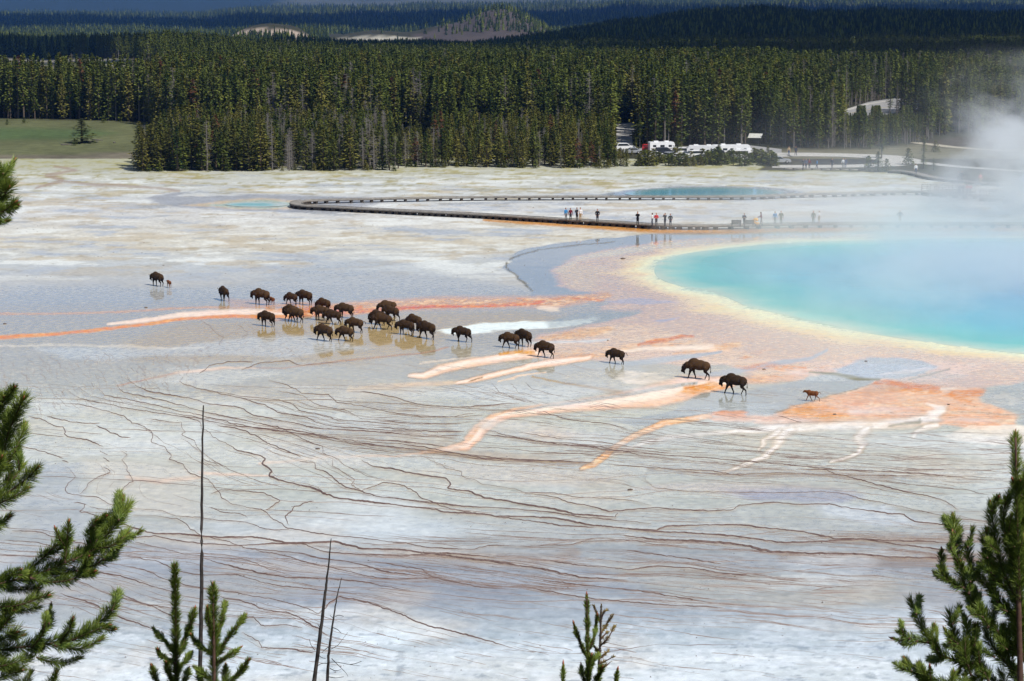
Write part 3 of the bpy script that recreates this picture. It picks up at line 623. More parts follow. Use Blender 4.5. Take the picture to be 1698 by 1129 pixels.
ZONES = [ # u0 u1 v0 v1 count length(min,max) width tone
 (860,1300,690,790,70,(12,50),.6,.75), (1180,1640,735,800,55,(15,60),.55,.7), (340,760,655,750,46,(15,55),.65,.8), (-20,420,700,880,14,(10,40),.5,.55),
 (-20,760,885,1000,54,(20,80),.6,.6), (640,1100,880,965,60,(20,70),.65,.7), (1080,1700,880,960,75,(20,80),.6,.6), (1000,1700,960,1040,60,(20,70),.5,.4),
 (200,1000,990,1080,40,(14,45),.55,.45), (740,1700,800,880,24,(20,60),.5,.5), (780,1120,640,700,22,(8,24),.55,.6), (1130,1400,640,690,16,(6,22),.45,.45), (0,1500,1060,1125,36,(8,26),.6,.45),
 (1300,1700,715,760,26,(12,40),.5,.45), (560,1000,590,650,16,(10,26),.4,.35)]
for zi, (u0, u1, v0, v1, cnt, (l0, l1), wd, tone) in enumerate(ZONES):
    for k in range(int(cnt*1.7)):
        p = stream(rr.uniform(u0-40, u1-60), rr.uniform(v0, v1), rr.randint(l0, l1), zi*3+1)
        rp = rough_line(p, zi*1000+k, .55); ridge(rp, .05*wd*rr.uniform(.6, 1.3), .03*wd*rr.uniform(.6, 1.3), tone*.8)
# terrace edges across the slope, broken into lengths
for L_ in range(int(.70*112), int(.70*205)):
    xs = np.arange(-52, 60, .55); ys = np.arange(106, 215, .35); XX, YY = np.meshgrid(xs, ys); TT = terr(XX, YY)
    if L_ == int(.70*112): TT0 = TT
    over = TT0 > L_+.5; idx = np.argmax(over, 0); ok = idx > 0; t0 = TT0[np.clip(idx-1, 0, 1e9).astype(int), np.arange(len(xs))]; t1 = TT0[idx, np.arange(len(xs))]
    yy = ys[idx]-.35*(t1-L_-.5)/(t1-t0+1e-6); g = fbm(xs/16+L_*5.1, xs*0+L_*2.3, 620, 2); vis = ok & (g > .08)
    s0_ = None
    for i in range(len(xs)+1):
        on = i < len(xs) and vis[i] and (i == 0 or s0_ is None or abs(yy[i]-yy[i-1]) < 1.6)
        if on and s0_ is None: s0_ = i
        elif not on and s0_ is not None:
            if i-s0_ > 8:
                u_, v_ = px(xs[s0_:i], yy[s0_:i], 0*xs[s0_:i])
                if v_.mean() > 672 or (v_.mean() > 640 and u_.mean() < 860): ridge(rough_line(list(zip(u_, v_)), 40000+L_*50+s0_, .45, 3.2), .045*rr.uniform(.6, 1.3), .020*rr.uniform(.5, 1.7), rr.uniform(.25, .75))
            s0_ = None
# short steep squiggles of the upper left fan
for k in range(260):
    u0 = rr.uniform(-20, 330); v0 = rr.uniform(582, 668)+max(0, (u0-250)*-.02)
    if (u0 > 230 and v0 > 640): continue
    n = rr.randint(4, 13); x, y = u0, v0; out = [(x, y)]; a = rr.uniform(1.0, 1.6)+ (u0-100)*.0006
    for j in range(n):
        a2 = a+rr.uniform(-1.1, 1.0); x += math.cos(a2)*3.2; y += abs(math.sin(a2))*2.6; out.append((x, y))
    ridge(rough_line(np.array(out), 9000+k, .5, 2.0), .035, .018*rr.uniform(.5, 1.3), .35)
for k in range(200):        # cracked skin below the orange line
    u0 = rr.uniform(290, 560); v0 = rr.uniform(528, 600); n = rr.randint(2, 5); x, y = u0, v0; out = [(x, y)]
    sgn = rr.choice((-1, 1))
    for j in range(n): x += sgn*rr.uniform(.5, 3.0); y += rr.uniform(.4, 2.0); out.append((x, y))
    ridge(rough_line(np.array(out), 12000+k, .5, 2.0), .035, .018, .35)
trm = NT('rim_sinter'); am = trm.attr('tone'); nz = trm.noise(2.0, 4, trm.geo())
cc_ = trm.mix(trm.math('MULTIPLY', am.outputs['Fac'], trm.ramp(nz, .3, .7, .75, 1.15), clamp=True), (.36, .30, .28), (.085, .042, .032))
M_RIM = trm.bsdf(cc_, .55, .35)
rims = mesh_np('terrace_rims', np.concatenate(R_V), np.concatenate(R_F), [M_RIM], False, {'tone': ('FLOAT', np.concatenate(R_T))})
tag(rims, kind='stuff', label='fine brown sinter rims that terrace the runoff flats')
# ------------------------------------------------------------------ land beyond the flats, out to the mountains
TD = np.array([395, 430, 620, 880, 1250, 1700, 2300, 3000, 4500, 7000, 9500.])
def flatv(d): return 131700/np.asarray(d, float)-45
TU = {-700: [0, 88, 82, 72, 62, 46, 28, 22], 300: [0, 95, 88, 78, 64, 45, 27, 22], 450: [-3, 104, 95, 72, 62, 44, 22, 12], 620: [-5, 109, 97, 80, 62, 46, 20, 10], 800: [-5, 108, 97, 80, 62, 44, 20, 6],
      950: [-5, 100, 84, 60, 66, 44, 18, 4], 1050: [-5, 98, 70, 44, 70, 44, 10, 0], 1200: [-5, 95, 58, 29, 60, 40, 6, -2], 1400: [-5, 95, 60, 34, 60, 40, 4, -6], 1698: [-5, 95, 62, 36, 60, 38, 6, -6], 2500: [-5, 95, 62, 40, 60, 38, 6, -6]}
tuk = np.array(sorted(TU)); tab = np.array([[0, 0, 0, TU[k][0]]+[CAM_H-(v+45)/F*d for v, d in zip(TU[k][1:], TD[4:])] for k in tuk])
def terrain_z(u, d):
    """height of the land at column u (of the photograph's fan) and distance d"""
    u = np.asarray(u, float); d = np.asarray(d, float); ld = np.log(np.clip(d, 395, 9500)); LT = np.log(TD)
    k = np.clip(np.searchsorted(tuk, u)-1, 0, len(tuk)-2); a = np.clip((u-tuk[k])/(tuk[k+1]-tuk[k]), 0, 1); a = a*a*(3-2*a)
    j = np.clip(np.searchsorted(LT, ld)-1, 0, len(LT)-2); b = np.clip((ld-LT[j])/(LT[j+1]-LT[j]), 0, 1)
    z = (tab[k, j]*(1-b)+tab[k, j+1]*b)*(1-a)+(tab[k+1, j]*(1-b)+tab[k+1, j+1]*b)*a
    z = z+21*np.exp(-(((u-440)/62)**2)-((d-2350)/260)**2)*1.0+8*np.exp(-(((u-500)/30)**2)-((d-2350)/200)**2)
    z = z+36*np.exp(-(((u-838)/64)**2)-((d-3050)/330)**2)+14*np.exp(-(((u-750)/70)**2)-((d-3050)/300)**2)+9*np.exp(-(((u-620)/60)**2)-((d-2900)/160)**2)
    z = z+sstep(650, 1100, d)*fbm(u/70, d/420, 301, 3)*d*.0016
    return z
uu = np.arange(-700, 2501, 12.0); dd = np.exp(np.linspace(math.log(400), math.log(9600), 210))
TUm, TDm = np.meshgrid(uu, dd); TX = (TUm-CU)/F*TDm*1.005; TZ = terrain_z(TUm, TDm)-.02-.28*(1-sstep(420, 436, TDm))
pu, pv = px(TX, TDm, TZ)
tp = Painter.__new__(Painter); tp.U, tp.V, tp.X, tp.Y = TUm, pv, TX, TDm
aa = fbm(TX/30, TDm/60, 3, 3); tp.WU, tp.WV = TUm+aa*18, pv+fbm(TX/30, TDm/60, 8, 3)*3; tp.c = np.zeros(TUm.shape+(3,)); tp.w = np.zeros(TUm.shape)
def tpoly(pts, col, f=3, d0=0, d1=1e9, amt=1.0):
    sdv, _ = seg_dist(tp.WU, tp.WV*3, [(p[0], p[1]*3) for p in list(pts)+[pts[0]]]); ins = inside(tp.WU, tp.WV, pts)
    m = sstep(-f, f, np.where(ins, sdv, -sdv))*((TDm > d0) & (TDm < d1))*amt
    tp.c[:] = tp.c*(1-m[..., None])+np.array(col)*m[..., None]
tp.c[:] = np.array([.045, .045, .026]); nn = fbm(TX/12, TDm/20, 61, 4)[..., None]
MEADOW = [(-900,190),(120,198),(238,202),(268,217),(300,232),(230,272),(190,290),(-900,290)]
tpoly(MEADOW, (.115,.125,.060), 4)
tpoly([(-900,205),(60,212),(150,214),(200,222),(120,232),(-900,240)], (.075,.112,.045), 14)
tpoly([(-900,256),(120,257),(230,252),(235,290),(-900,290)], (.15,.135,.10), 6)
tpoly([(-900,94),(100,96),(216,98),(236,113),(100,119),(-900,124)], (.21,.195,.16), 4)
tpoly([(1262,262),(1290,246),(1450,246),(1530,238),(1700,240),(2600,240),(2600,292),(1262,284)], (.15,.14,.09), 6)
tpoly([(1520,236),(1580,226),(1700,224),(1700,246),(1560,244)], (.075,.06,.045), 6)
tpoly([(190,268),(240,262),(700,262),(1000,270),(1100,272),(1270,270),(1300,300),(190,300)], (.2,.19,.13), 4)
tpoly([(640,225),(720,228),(715,262),(640,262)], (.17,.18,.10), 6)
tpoly([(362,60),(395,52),(430,46),(470,48),(545,66),(530,72),(400,68)], (.40,.33,.27), 4, 1900, 2800)
tpoly([(560,64),(620,58),(690,62),(760,68),(900,70),(800,82),(600,82)], (.42,.40,.33), 3, 2250, 3400)
tpoly([(560,72),(640,70),(720,72),(700,78),(600,80)], (.50,.49,.42), 2, 2250, 3400)
tpoly([(680,74),(690,60),(740,40),(790,18),(840,10),(920,30),(930,74)], (.078,.066,.062), 3, 2500, 3600)
for (a_, b_, c_) in ((160, 48, 60), (700, 50, 50), (1000, 30, 60), (400, 40, 70)): tpoly([(a_-120,b_-4),(a_+120,b_-6),(a_+140,b_+2),(a_-100,b_+3)], (.10,.12,.06), 8, 4200, 8000, .5)
tp.c *= (1+.3*nn)
tm = NT('land'); at_ = tm.attr('tint'); pos_ = tm.geo(); nz_ = tm.noise(.35, 6, pos_, .65); nz2 = tm.noise(2.5, 3, pos_)
vm_ = tm.n('ShaderNodeVectorMath', operation='SCALE'); tm.l(at_.outputs['Color'], vm_.inputs[0]); tm.l(tm.math('ADD', tm.ramp(nz_, .3, .7, .7, 1.25), tm.ramp(nz2, .3, .7, -.12, .12)), vm_.inputs['Scale'])
M_LAND = tm.bsdf(vm_.outputs[0], .95, .1)
land = mesh_np('terrain', np.stack([TX, TDm, TZ], -1).reshape(-1, 3), quads(len(dd), len(uu)), [M_LAND], True, {'tint': ('FLOAT_COLOR', np.concatenate([tp.c, np.ones(TUm.shape+(1,))], -1).reshape(-1, 4))})
tag(land, kind='structure')
# broad skirt so that the ground reaches the horizon on every side
sk_z = -90
skirt = mesh_np('plain', [(-30000, 380, -150), (30000, 380, -150), (40000, 60000, -420), (-40000, 60000, -420)], [(0, 1, 2, 3)], [M_LAND], False, {'tint': ('FLOAT_COLOR', [(.05, .055, .035, 1)]*4)}); tag(skirt, kind='structure')

# mountains closing the view
mu = np.arange(-1400, 3200, 22.0); md = np.linspace(9000, 24000, 90); MU, MD = np.meshgrid(mu, md)
MX = (MU-CU)/F*MD; rid = 0
for k, (s_, a_) in enumerate(((3600, 1), (1700, .5), (800, .27), (380, .14))): rid = rid+a_*(1-np.abs(fbm(MX/s_, MD/s_, 401+k, 2))*2)
rise = sstep(9300, 21000, MD)
MZ = -150+rise*(520+300*rid+180*fbm(MU/500, MD/9000, 77, 2))-(1-rise)*0
vv0 = 14; lo_z = CAM_H-(22+45)/F*MD
MZ = np.where(MD < 9600, terrain_z(MU, np.full(MD.shape, 9500.))-6, MZ)
mc = np.zeros(MU.shape+(4,)); f1 = fbm(MX/900, MD/1300, 81, 5, .6); mc[..., :3] = np.array([.022, .034, .022]); m_ = sstep(.05, .4, f1)[..., None]  # dark base colour stands in for cloud shade on the mountains
mc[..., :3] = mc[..., :3]*(1-m_)+np.array([.10, .105, .075])*m_; sn = (sstep(.36, .46, fbm(MX/260, MD/1500, 83, 4)+rise*.12)*sstep(15000, 18000, MD))[..., None]
mc[..., :3] = mc[..., :3]*(1-sn)+.8*sn; mc[..., 3] = 1
mnt = mesh_np('mountains', np.stack([MX, MD, MZ], -1).reshape(-1, 3), quads(len(md), len(mu)), [M_LAND], True, {'tint': ('FLOAT_COLOR', mc.reshape(-1, 4))}); tag(mnt, kind='structure')

# hillside under the camera
hx = np.linspace(-110, 110, 90); hy = np.linspace(-30, 96, 80); HX, HY = np.meshgrid(hx, hy)
def hill_z(x, y):
    x = np.asarray(x, float); y = np.asarray(y, float)
    return np.maximum(-.3, 32.2-.47*np.maximum(y, -8)-.0006*x*x*(1-y/140)+1.1*fbm(x/9, y/9, 501, 4)*sstep(2, 10, y))
hcl = np.zeros(HX.shape+(4,)); hn = sstep(-.1, .3, fbm(HX/3, HY/3, 505, 4))[..., None]; hcl[..., :3] = np.array([.10, .085, .055])*(1-hn)+np.array([.06, .075, .03])*hn; hcl[..., 3] = 1
hill = mesh_np('hillside', np.stack([HX, HY, hill_z(HX, HY)], -1).reshape(-1, 3), quads(80, 90), [M_LAND], True, {'tint': ('FLOAT_COLOR', hcl.reshape(-1, 4))}); tag(hill, kind='structure')

# the air between: one closed box of thin even haze
bm = bmesh.new(); bmesh.ops.create_cube(bm, size=1)
for v_ in bm.verts: v_.co = Vector((v_.co.x*60000, 12500+v_.co.y*27500, 0)) if False else Vector((v_.co.x*62000, 12400+v_.co.y*27000, (1150 if v_.co.z > 0 else -330)))
hm = bpy.data.meshes.new('haze'); bm.to_mesh(hm); bm.free()
th = NT('haze'); pvn = th.n('ShaderNodeVolumePrincipled'); pvn.inputs['Color'].default_value = (.14, .38, 1, 1); pvn.inputs['Density'].default_value = HAZE_D if 'HAZE_D' in globals() else 3.8e-5
pvn.inputs['Anisotropy'].default_value = .0; th.l(pvn.outputs[0], th.out.inputs[1]); hm.materials.append(th.m)
hz = link_obj('haze', hm); tag(hz, kind='stuff', label='thin blue summer haze between the overlook and the mountains')
# ------------------------------------------------------------------ conifers
def foliage_mat(name, dark, light, var=.35):
    t = NT(name); oi = t.n('ShaderNodeObjectInfo'); n = t.noise(.9, 3, t.geo(), .6)
    f = t.math('ADD', t.math('MULTIPLY', oi.outputs['Random'], .65), t.ramp(n, .3, .7, -.15, .5), clamp=True)
    c = t.mix(f, dark, light)
    return t.bsdf(c, .75, .15)
M_FOL = foliage_mat('pine_foliage', (.018, .040, .008), (.165, .19, .034))
M_FOL2 = foliage_mat('olive_foliage', (.045, .064, .012), (.20, .18, .038))
M_FOL3 = foliage_mat('shade_dark_foliage', (.014, .028, .012), (.04, .06, .02))  # cloud shade on the far woods put into a darker foliage colour
M_RED = foliage_mat('rust_foliage', (.09, .035, .018), (.14, .06, .03))
M_GREY = foliage_mat('dead_twigs', (.11, .10, .09), (.22, .205, .19))
M_BARK = simple_mat('pine_bark', (.10, .075, .055), .9, .4, 4)
M_BARKG = simple_mat('grey_bark', (.15, .135, .12), .9, .3, 4)

def trunk_geo(h, r, sides=6, lean=0, seed=0):
    rg = random.Random(seed); V_, F_ = [], []; rows = 5
    for i in range(rows+1):
        t = i/rows; rad = r*(1-t)**.8+.015; ox = lean*t*t*h+rg.uniform(-.03, .03)*h*.1
        for k in range(sides):
            a = 2*math.pi*k/sides; V_.append((ox+rad*math.cos(a), rad*math.sin(a), h*t-.15*(i == 0)))
    for i in range(rows):
        for k in range(sides): F_.append((i*sides+k, i*sides+(k+1) % sides, (i+1)*sides+(k+1) % sides, (i+1)*sides+k))
    return V_, F_
def crown_geo(h, r, base, n, seed, droop=.15, clump=.5, shape=1.0, irr=.35):
    """branches of small needle clumps spread through the crown's volume"""
    rg = random.Random(seed); V_, F_ = [], []
    for k in range(n):
        t = (rg.random()**.85); z = base*h+(1-base)*h*t
        prof = ((1-t)**shape)*.95+.05
        if t < .12: prof *= .6+3.0*t
        lob = 1+irr*math.sin(t*17+seed)*.5+rg.uniform(-irr, irr)
        R_ = r*prof*lob; a = rg.uniform(0, 2*math.pi); q = rg.random()**.45
        x, y = math.cos(a)*R_*q, math.sin(a)*R_*q; zz = z-droop*R_*q+rg.uniform(-.12, .12)
        s = clump*rg.uniform(.55, 1.25)*(.45+.55*prof**.5)
        d = Vector((math.cos(a), math.sin(a), rg.uniform(-.5, .25))).normalized(); sd_ = d.cross(Vector((rg.uniform(-.6, .6), rg.uniform(-.6, .6), 1))).normalized()
        c = Vector((x, y, zz)); b0 = len(V_)
        V_ += [tuple(c-d*s*.55), tuple(c+sd_*s*.48+Vector((0, 0, rg.uniform(-.1, .12)))*s), tuple(c+d*s*.8), tuple(c-sd_*s*.48+Vector((0, 0, rg.uniform(-.1, .12)))*s)]
        F_.append((b0, b0+1, b0+2)); F_.append((b0, b0+2, b0+3))
    for j in range(5):   # leader
        b0 = len(V_); a = j*1.26; s = .12*clump/.5
        V_ += [(math.cos(a)*s, math.sin(a)*s, h*.93), (math.cos(a+2)*s, math.sin(a+2)*s, h*.95), (0, 0, h*1.02)]; F_.append((b0, b0+1, b0+2))
    return V_, F_
def dead_geo(h, r, base, n, seed):
    rg = random.Random(seed); V_, F_ = [], []
    for k in range(n):
        t = rg.random(); z = base*h+(1-base)*h*t; a = rg.uniform(0, 6.28); L = r*(1-t*.75)*rg.uniform(.5, 1.1)
        d = Vector((math.cos(a), math.sin(a), rg.uniform(-.25, .3))); c = Vector((0, 0, z)); w = .035; b0 = len(V_)
        V_ += [tuple(c+Vector((0, 0, w))), tuple(c-Vector((0, 0, w))), tuple(c+d*L)]; F_.append((b0, b0+1, b0+2))
        for j in range(3):
            p = c+d*L*rg.uniform(.4, .95); e = p+Vector((rg.uniform(-.3, .3), rg.uniform(-.3, .3), rg.uniform(-.25, .2))); b0 = len(V_)
            V_ += [tuple(p+Vector((0, 0, .03))), tuple(p-Vector((0, 0, .03))), tuple(e)]; F_.append((b0, b0+1, b0+2))
    return V_, F_
def mk(name, vf, mat, smooth=False):
    me = bpy.data.meshes.new(name); me.from_pydata(vf[0], [], vf[1]); me.materials.append(mat)
    if smooth: me.polygons.foreach_set('use_smooth', [True]*len(me.polygons))
    me.update(); return me
def mk2(name, a, ma, b, mb):
    V_ = a[0]+b[0]; F_ = a[1]+[tuple(i+len(a[0]) for i in f) for f in b[1]]
    me = bpy.data.meshes.new(name); me.from_pydata(V_, [], F_); me.materials.append(ma); me.materials.append(mb)
    me.polygons.foreach_set('material_index', [0]*len(a[1])+[1]*len(b[1])); me.update(); return me
# unit trees are 10 m high; kinds: (crown args, material, trunk)
KINDS = []   # name, trunk geo, crown geo, bark, foliage
for s in range(4): KINDS.append(('pine', trunk_geo(9.8, .15, seed=s), crown_geo(10, 1.15, .05+.05*s, 520, s, clump=.44, shape=.85), M_BARK, M_FOL))
for s in range(3): KINDS.append(('slim', trunk_geo(9.8, .13, seed=s+9), crown_geo(10, .9, .28+.06*s, 330, s+20, clump=.40, shape=.55, irr=.5), M_BARKG, M_FOL))
for s in range(3): KINDS.append(('olive', trunk_geo(9.8, .14, seed=s+19), crown_geo(10, 1.4, .0+.02*s, 520, s+40, clump=.46, shape=.7, irr=.5), M_BARK, M_FOL2))
for s in range(2): KINDS.append(('dead', trunk_geo(9.9, .12, seed=s+29), dead_geo(10, 1.5, .08, 110, s+60), M_BARKG, M_GREY))
KINDS.append(('rust', trunk_geo(9.8, .13, seed=39), crown_geo(10, 1.4, .2, 260, 71, clump=.5, shape=.7), M_BARK, M_RED))
for s in range(2): KINDS.append(('bushy', trunk_geo(9.0, .2, seed=s+49), crown_geo(10, 3.6, .0, 480, s+80, clump=1.1, shape=.6, irr=.5), M_BARK, M_FOL if s else M_FOL2))
KI = {}
for i, k in enumerate(KINDS): KI.setdefault(k[0], []).append(i)
K_TR = [mk('trunk', k[1], k[3], True) for k in KINDS]; K_CR = [mk('crown', k[2], k[4]) for k in KINDS]
K_JOIN = [mk2('forest_tree', k[1], k[3], k[2], k[4]) for k in KINDS]
def far_geo(seed, r=2.0):
    rg = random.Random(seed); V_, F_ = [], []
    for lv in range(6):
        z0 = .6+lv*1.5; z1 = z0+2.3; rad = r*(1-lv*.155)
        for k in range(6):
            a = k*1.047+rg.uniform(-.4, .4); b0 = len(V_); R_ = rad*rg.uniform(.55, 1.3)
            V_ += [(math.cos(a-.42)*R_*.8, math.sin(a-.42)*R_*.8, z0+rg.uniform(-.5, .5)), (math.cos(a+.42)*R_, math.sin(a+.42)*R_, z0+rg.uniform(-.5, .5)), (rg.uniform(-.15, .15), rg.uniform(-.15, .15), z1)]; F_.append((b0, b0+1, b0+2))
    return V_, F_
K_FAR = [mk('far_tree', far_geo(s, 1.9+.3*s), m) for s, m in enumerate((M_FOL3, M_FOL, M_FOL3, M_FOL3, M_FOL))]

PARK = [(1060,262),(1060,246),(1100,243),(1245,241),(1296,247),(1296,263)]
ROADL = [(1022,205),(1050,203),(1062,212),(1048,224),(1050,250),(1022,250)]
ROADU = [(1352,189),(1405,180),(1440,169),(1480,163),(1523,162),(1523,180),(1490,186),(1450,194),(1405,194)]
MEADOW2 = [(640,222),(722,226),(716,264),(655,264)]
GAP = [(-900,92),(100,94),(218,97),(238,113),(100,121),(-900,126)]
def edge_v(u): return np.interp(u, [-900, 120, 221, 223, 655, 665, 1000, 1040, 1060, 1290, 1296, 1450, 1525, 1560, 1700, 2400], [200, 200, 206, 284, 283, 277, 279, 276, 245, 241, 247, 246, 238, 224, 216, 214])
def dmax_a(u): return np.interp(u, [-900, 205, 300, 1000, 1120, 2500], [578, 580, 604, 612, 700, 705])
trees = []      # u, v(base), d, x, z, height, kind
def add_zone(d0, d1, sp, spd, hfun, kfun, extra=None, seed=1):
    rg = np.random.default_rng(seed); ds = np.arange(d0, d1, spd)
    for dC in ds:
        n = int(2150/F*dC/sp); us_ = (np.arange(n)+rg.random(n))*sp*F/dC-180; dj = dC+rg.random(n)*spd
        z = terrain_z(us_, dj); x = (us_-CU)/F*dj*1.0; pu_, pv_ = px(x, dj, z)
        for u, v, d_, x_, z_, r1, r2 in zip(pu_, pv_, dj, x, z, rg.random(n), rg.random(n)):
            if extra and not extra(u, v, d_, r1): continue
            h, kd = hfun(u, v, d_, r1, r2), kfun(u, v, d_, r2)
            if h: trees.append((u, v, d_, x_, z_, h, kd, r1))
def ins1(u, v, poly): return bool(inside(np.array([u]), np.array([v]), poly)[0])
def okA(u, v, d, r):
    if v > edge_v(u) or d > dmax_a(u)+r*14: return False
    if u < 330 and ins1(u, v, MEADOW): return False
    if ins1(u, v, ROADL) or ins1(u, v, ROADU) or ins1(u, v, PARK): return False
    if ins1(u, v, MEADOW2) and r > .12: return False
    if 1420 < u < 1545 and 150 < v < 168 and False: return False
    return True
def hA(u, v, d, r1, r2):
    if v > 236 and u < 1062: h = 4.8+3.0*r1+(1.4 if u < 640 else .2)*r2
    else: h = 8.8+5.6*r1**.8
    if v > 262 and u > 655: h = 3.6+3.2*r1
    if 1290 < u: h = 7+6.5*r1-(1.5 if v > 225 else 0)
    if 1016 < u < 1056 and v > 205: h = min(h, (v-246)/pxm(v)) if v > 250 else 1.2+r1
    if 1395 < u < 1530 and v > 190:
        cap = (v-(186+8*r2))/pxm(v)
        if min(abs(u-1427), abs(u-1452), abs(u-1502)) > 7: h = min(h, max(cap, .8))
        else: h = (v-175)/pxm(v)
    if 1236 < u < 1268 and 229 < v < 247: h = 1.2+r1
    return h
def kA(u, v, d, r):
    q = (r*7.31) % 1
    if v > 232 and 440 < u < 640: return 'dead' if q < .28 else ('olive' if q < .66 else 'pine')
    if v > 236 and u < 1060: return 'olive' if q < .5 else ('pine' if q < .88 else ('dead' if q < .98 else 'rust'))
    if u > 1290: return 'slim' if q < .42 else ('pine' if q < .8 else ('olive' if q < .93 else 'dead'))
    if q > .993: return 'rust'
    if q > .965: return 'dead'
    return 'pine' if q < .62 else ('slim' if q < .8 else 'olive')
add_zone(401, 715, 2.0, 2.5, hA, kA, okA, 1)
def okB(u, v, d, r):
    if d < dmax_a(u)+6: return False
    if u < 262:
        if d < 884+ (r*6) or ins1(u, v, GAP): return False
    elif u < 300 and d < 800: return r < .5
    if 560 < u < 705 and d > 1150 and False: return False
    return True
add_zone(600, 1320, 3.2, 4.0, lambda u, v, d, a, b: 8.5+5*a if d > 870 else 8+5*a, lambda u, v, d, r: 'pine' if r < .6 else ('slim' if r < .97 else 'dead'), okB, 2)
nB = len(trees)
def okC(u, v, d, r):
    if 330 < u < 560 and 2080 < d < 2600: return False
    if 545 < u < 930 and d > 2150: return False
    return True
add_zone(1320, 2650, 6.0, 8.5, lambda u, v, d, a, b: 10.5+4*a, lambda u, v, d, r: 'pine', okC, 3)
# far woods: seeded on the fan so that they close up
rg = np.random.default_rng(4)
FARP = []
for dC in np.exp(np.linspace(math.log(2650), math.log(9400), 95)):
    n = 400; us_ = np.linspace(-220, 1950, n)+rg.uniform(-2.7, 2.7, n); dj = dC*(1+rg.uniform(-.006, .006, n)); z = terrain_z(us_, dj)
    pu_, pv_ = px((us_-CU)/F*dj, dj, z)
    for u, v, d_, z_, r1 in zip(us_, pv_, dj, z, rg.random(n)):
        dens = 1.0
        if 545 < u < 940 and d_ < 3450:
            dens = np.interp(u, [545, 690, 760, 820, 900, 940], [.0, .03, .3, .8, .9, .95]) if d_ > 2700 else 0
        if r1 > dens: continue
        h_ = 9+5*((r1*17) % 1)
        if 545 < u < 940 and d_ < 3450: h_ *= .8
        FARP.append(((u-CU)/F*d_, d_, z_-.3, h_/10*np.interp(d_, [2650, 9000], [1, 1.5])))
# the 286 nearest stand as trees of their own, the rest as one forest
order = sorted(range(nB), key=lambda i: trees[i][2]); near = [i for i in order if trees[i][1] > 196][:268]; nearset = set(near)

def inst_forest(name, pts, meshes, label):
    """pts: x, y, z, scale, rotation, variant"""
    colc = bpy.data.collections.new(name+'_kinds')
    for i, me in enumerate(meshes): o = bpy.data.objects.new('%s_kind_%02d' % (name, i), me); colc.objects.link(o)
    A = np.array(pts, np.float32)
    me = bpy.data.meshes.new(name); me.vertices.add(len(A)); me.vertices.foreach_set('co', A[:, :3].ravel())
    for k, nm in ((3, 'size'), (4, 'turn')): at = me.attributes.new(nm, 'FLOAT', 'POINT'); at.data.foreach_set('value', A[:, k].copy())
    at = me.attributes.new('pick', 'INT', 'POINT'); at.data.foreach_set('value', A[:, 5].astype(np.int32)); me.update()
    o = link_obj(name, me); g = bpy.data.node_groups.new(name, 'GeometryNodeTree')
    g.interface.new_socket('Geometry', in_out='INPUT', socket_type='NodeSocketGeometry'); g.interface.new_socket('Geometry', in_out='OUTPUT', socket_type='NodeSocketGeometry')
    N = g.nodes.new; L = g.links.new; gi, go = N('NodeGroupInput'), N('NodeGroupOutput'); ip = N('GeometryNodeInstanceOnPoints'); ci = N('GeometryNodeCollectionInfo')
    ci.inputs[0].default_value = colc; ci.inputs[1].default_value = True; ci.inputs[2].default_value = True
    def na(nm, ty): a = N('GeometryNodeInputNamedAttribute'); a.data_type = ty; a.inputs[0].default_value = nm; return a.outputs[0]
    cx_ = N('ShaderNodeCombineXYZ'); L(na('turn', 'FLOAT'), cx_.inputs[2]); L(gi.outputs[0], ip.inputs['Points']); L(ci.outputs[0], ip.inputs['Instance'])
    ip.inputs['Pick Instance'].default_value = True; L(na('pick', 'INT'), ip.inputs['Instance Index']); L(cx_.outputs[0], ip.inputs['Rotation']); L(na('size', 'FLOAT'), ip.inputs['Scale']); L(ip.outputs[0], go.inputs[0])
    md_ = o.modifiers.new('scatter', 'NODES'); md_.node_group = g
    tag(o, kind='stuff', label=label); return o
pts = []
for i, (u, v, d, x, z, h, kd, r) in enumerate(trees[:nB]):
    if i in nearset: continue
    ks = KI[kd]; pts.append((x, d, z, h/10, r*40, ks[int(r*97) % len(ks)]))
inst_forest('forest', pts, K_JOIN, 'dense lodgepole pine forest filling the plain behind the flats')
pts = [(x, d, z, h/10, r*40, int(r*91) % 5) for (u, v, d, x, z, h, kd, r) in trees[nB:]]+[(x, d, z, s, (x*7) % 6, int(abs(x*13)) % 5) for x, d, z, s in FARP]
inst_forest('far_forest', pts, K_FAR, 'far dark conifer woods covering the hills and the valley')
print('TREES', nB, len(trees)-nB, len(FARP))

def place_tree(kd, x, y, z, h, r, label, cat='tree', group=None, var=None):
    i = KI[kd][int(r*97) % len(KI[kd])] if var is None else KI[kd][var]
    root = empty({'bushy': 'bush', 'dead': 'dead_tree'}.get(kd, 'pine_tree'), (x, y, z), r*40); root.scale = (h/10*(1.5 if h < 9 and kd != 'bushy' else 1.05),)*2+(h/10,)
    tag(root, label, cat, group)
    link_obj('trunk', K_TR[i], root); link_obj('crown', K_CR[i], root); return root
def sect(u, v):
    if u < 222: return 'behind the green meadow'
    if u < 440: return 'in the clump beside the meadow'
    if u < 655: return 'in the clump of bare grey trunks'
    if u < 860: return 'on the forest edge above the boardwalk tip'
    if u < 1060: return 'on the forest edge left of the vehicles'
    if u < 1296: return 'behind the row of parked motorhomes'
    return 'between the gravel loop and upper road'
TNAME = {'pine': 'dark green lodgepole pine', 'slim': 'slim bare stemmed pine', 'olive': 'olive tinted pine', 'dead': 'grey leafless dead pine', 'rust': 'rust brown dying pine'}
for i in near:
    u, v, d, x, z, h, kd, r = trees[i]
    place_tree(kd, x, d, z, h, r, TNAME[kd]+' '+sect(u, v), 'tree', 'pines '+sect(u, v))
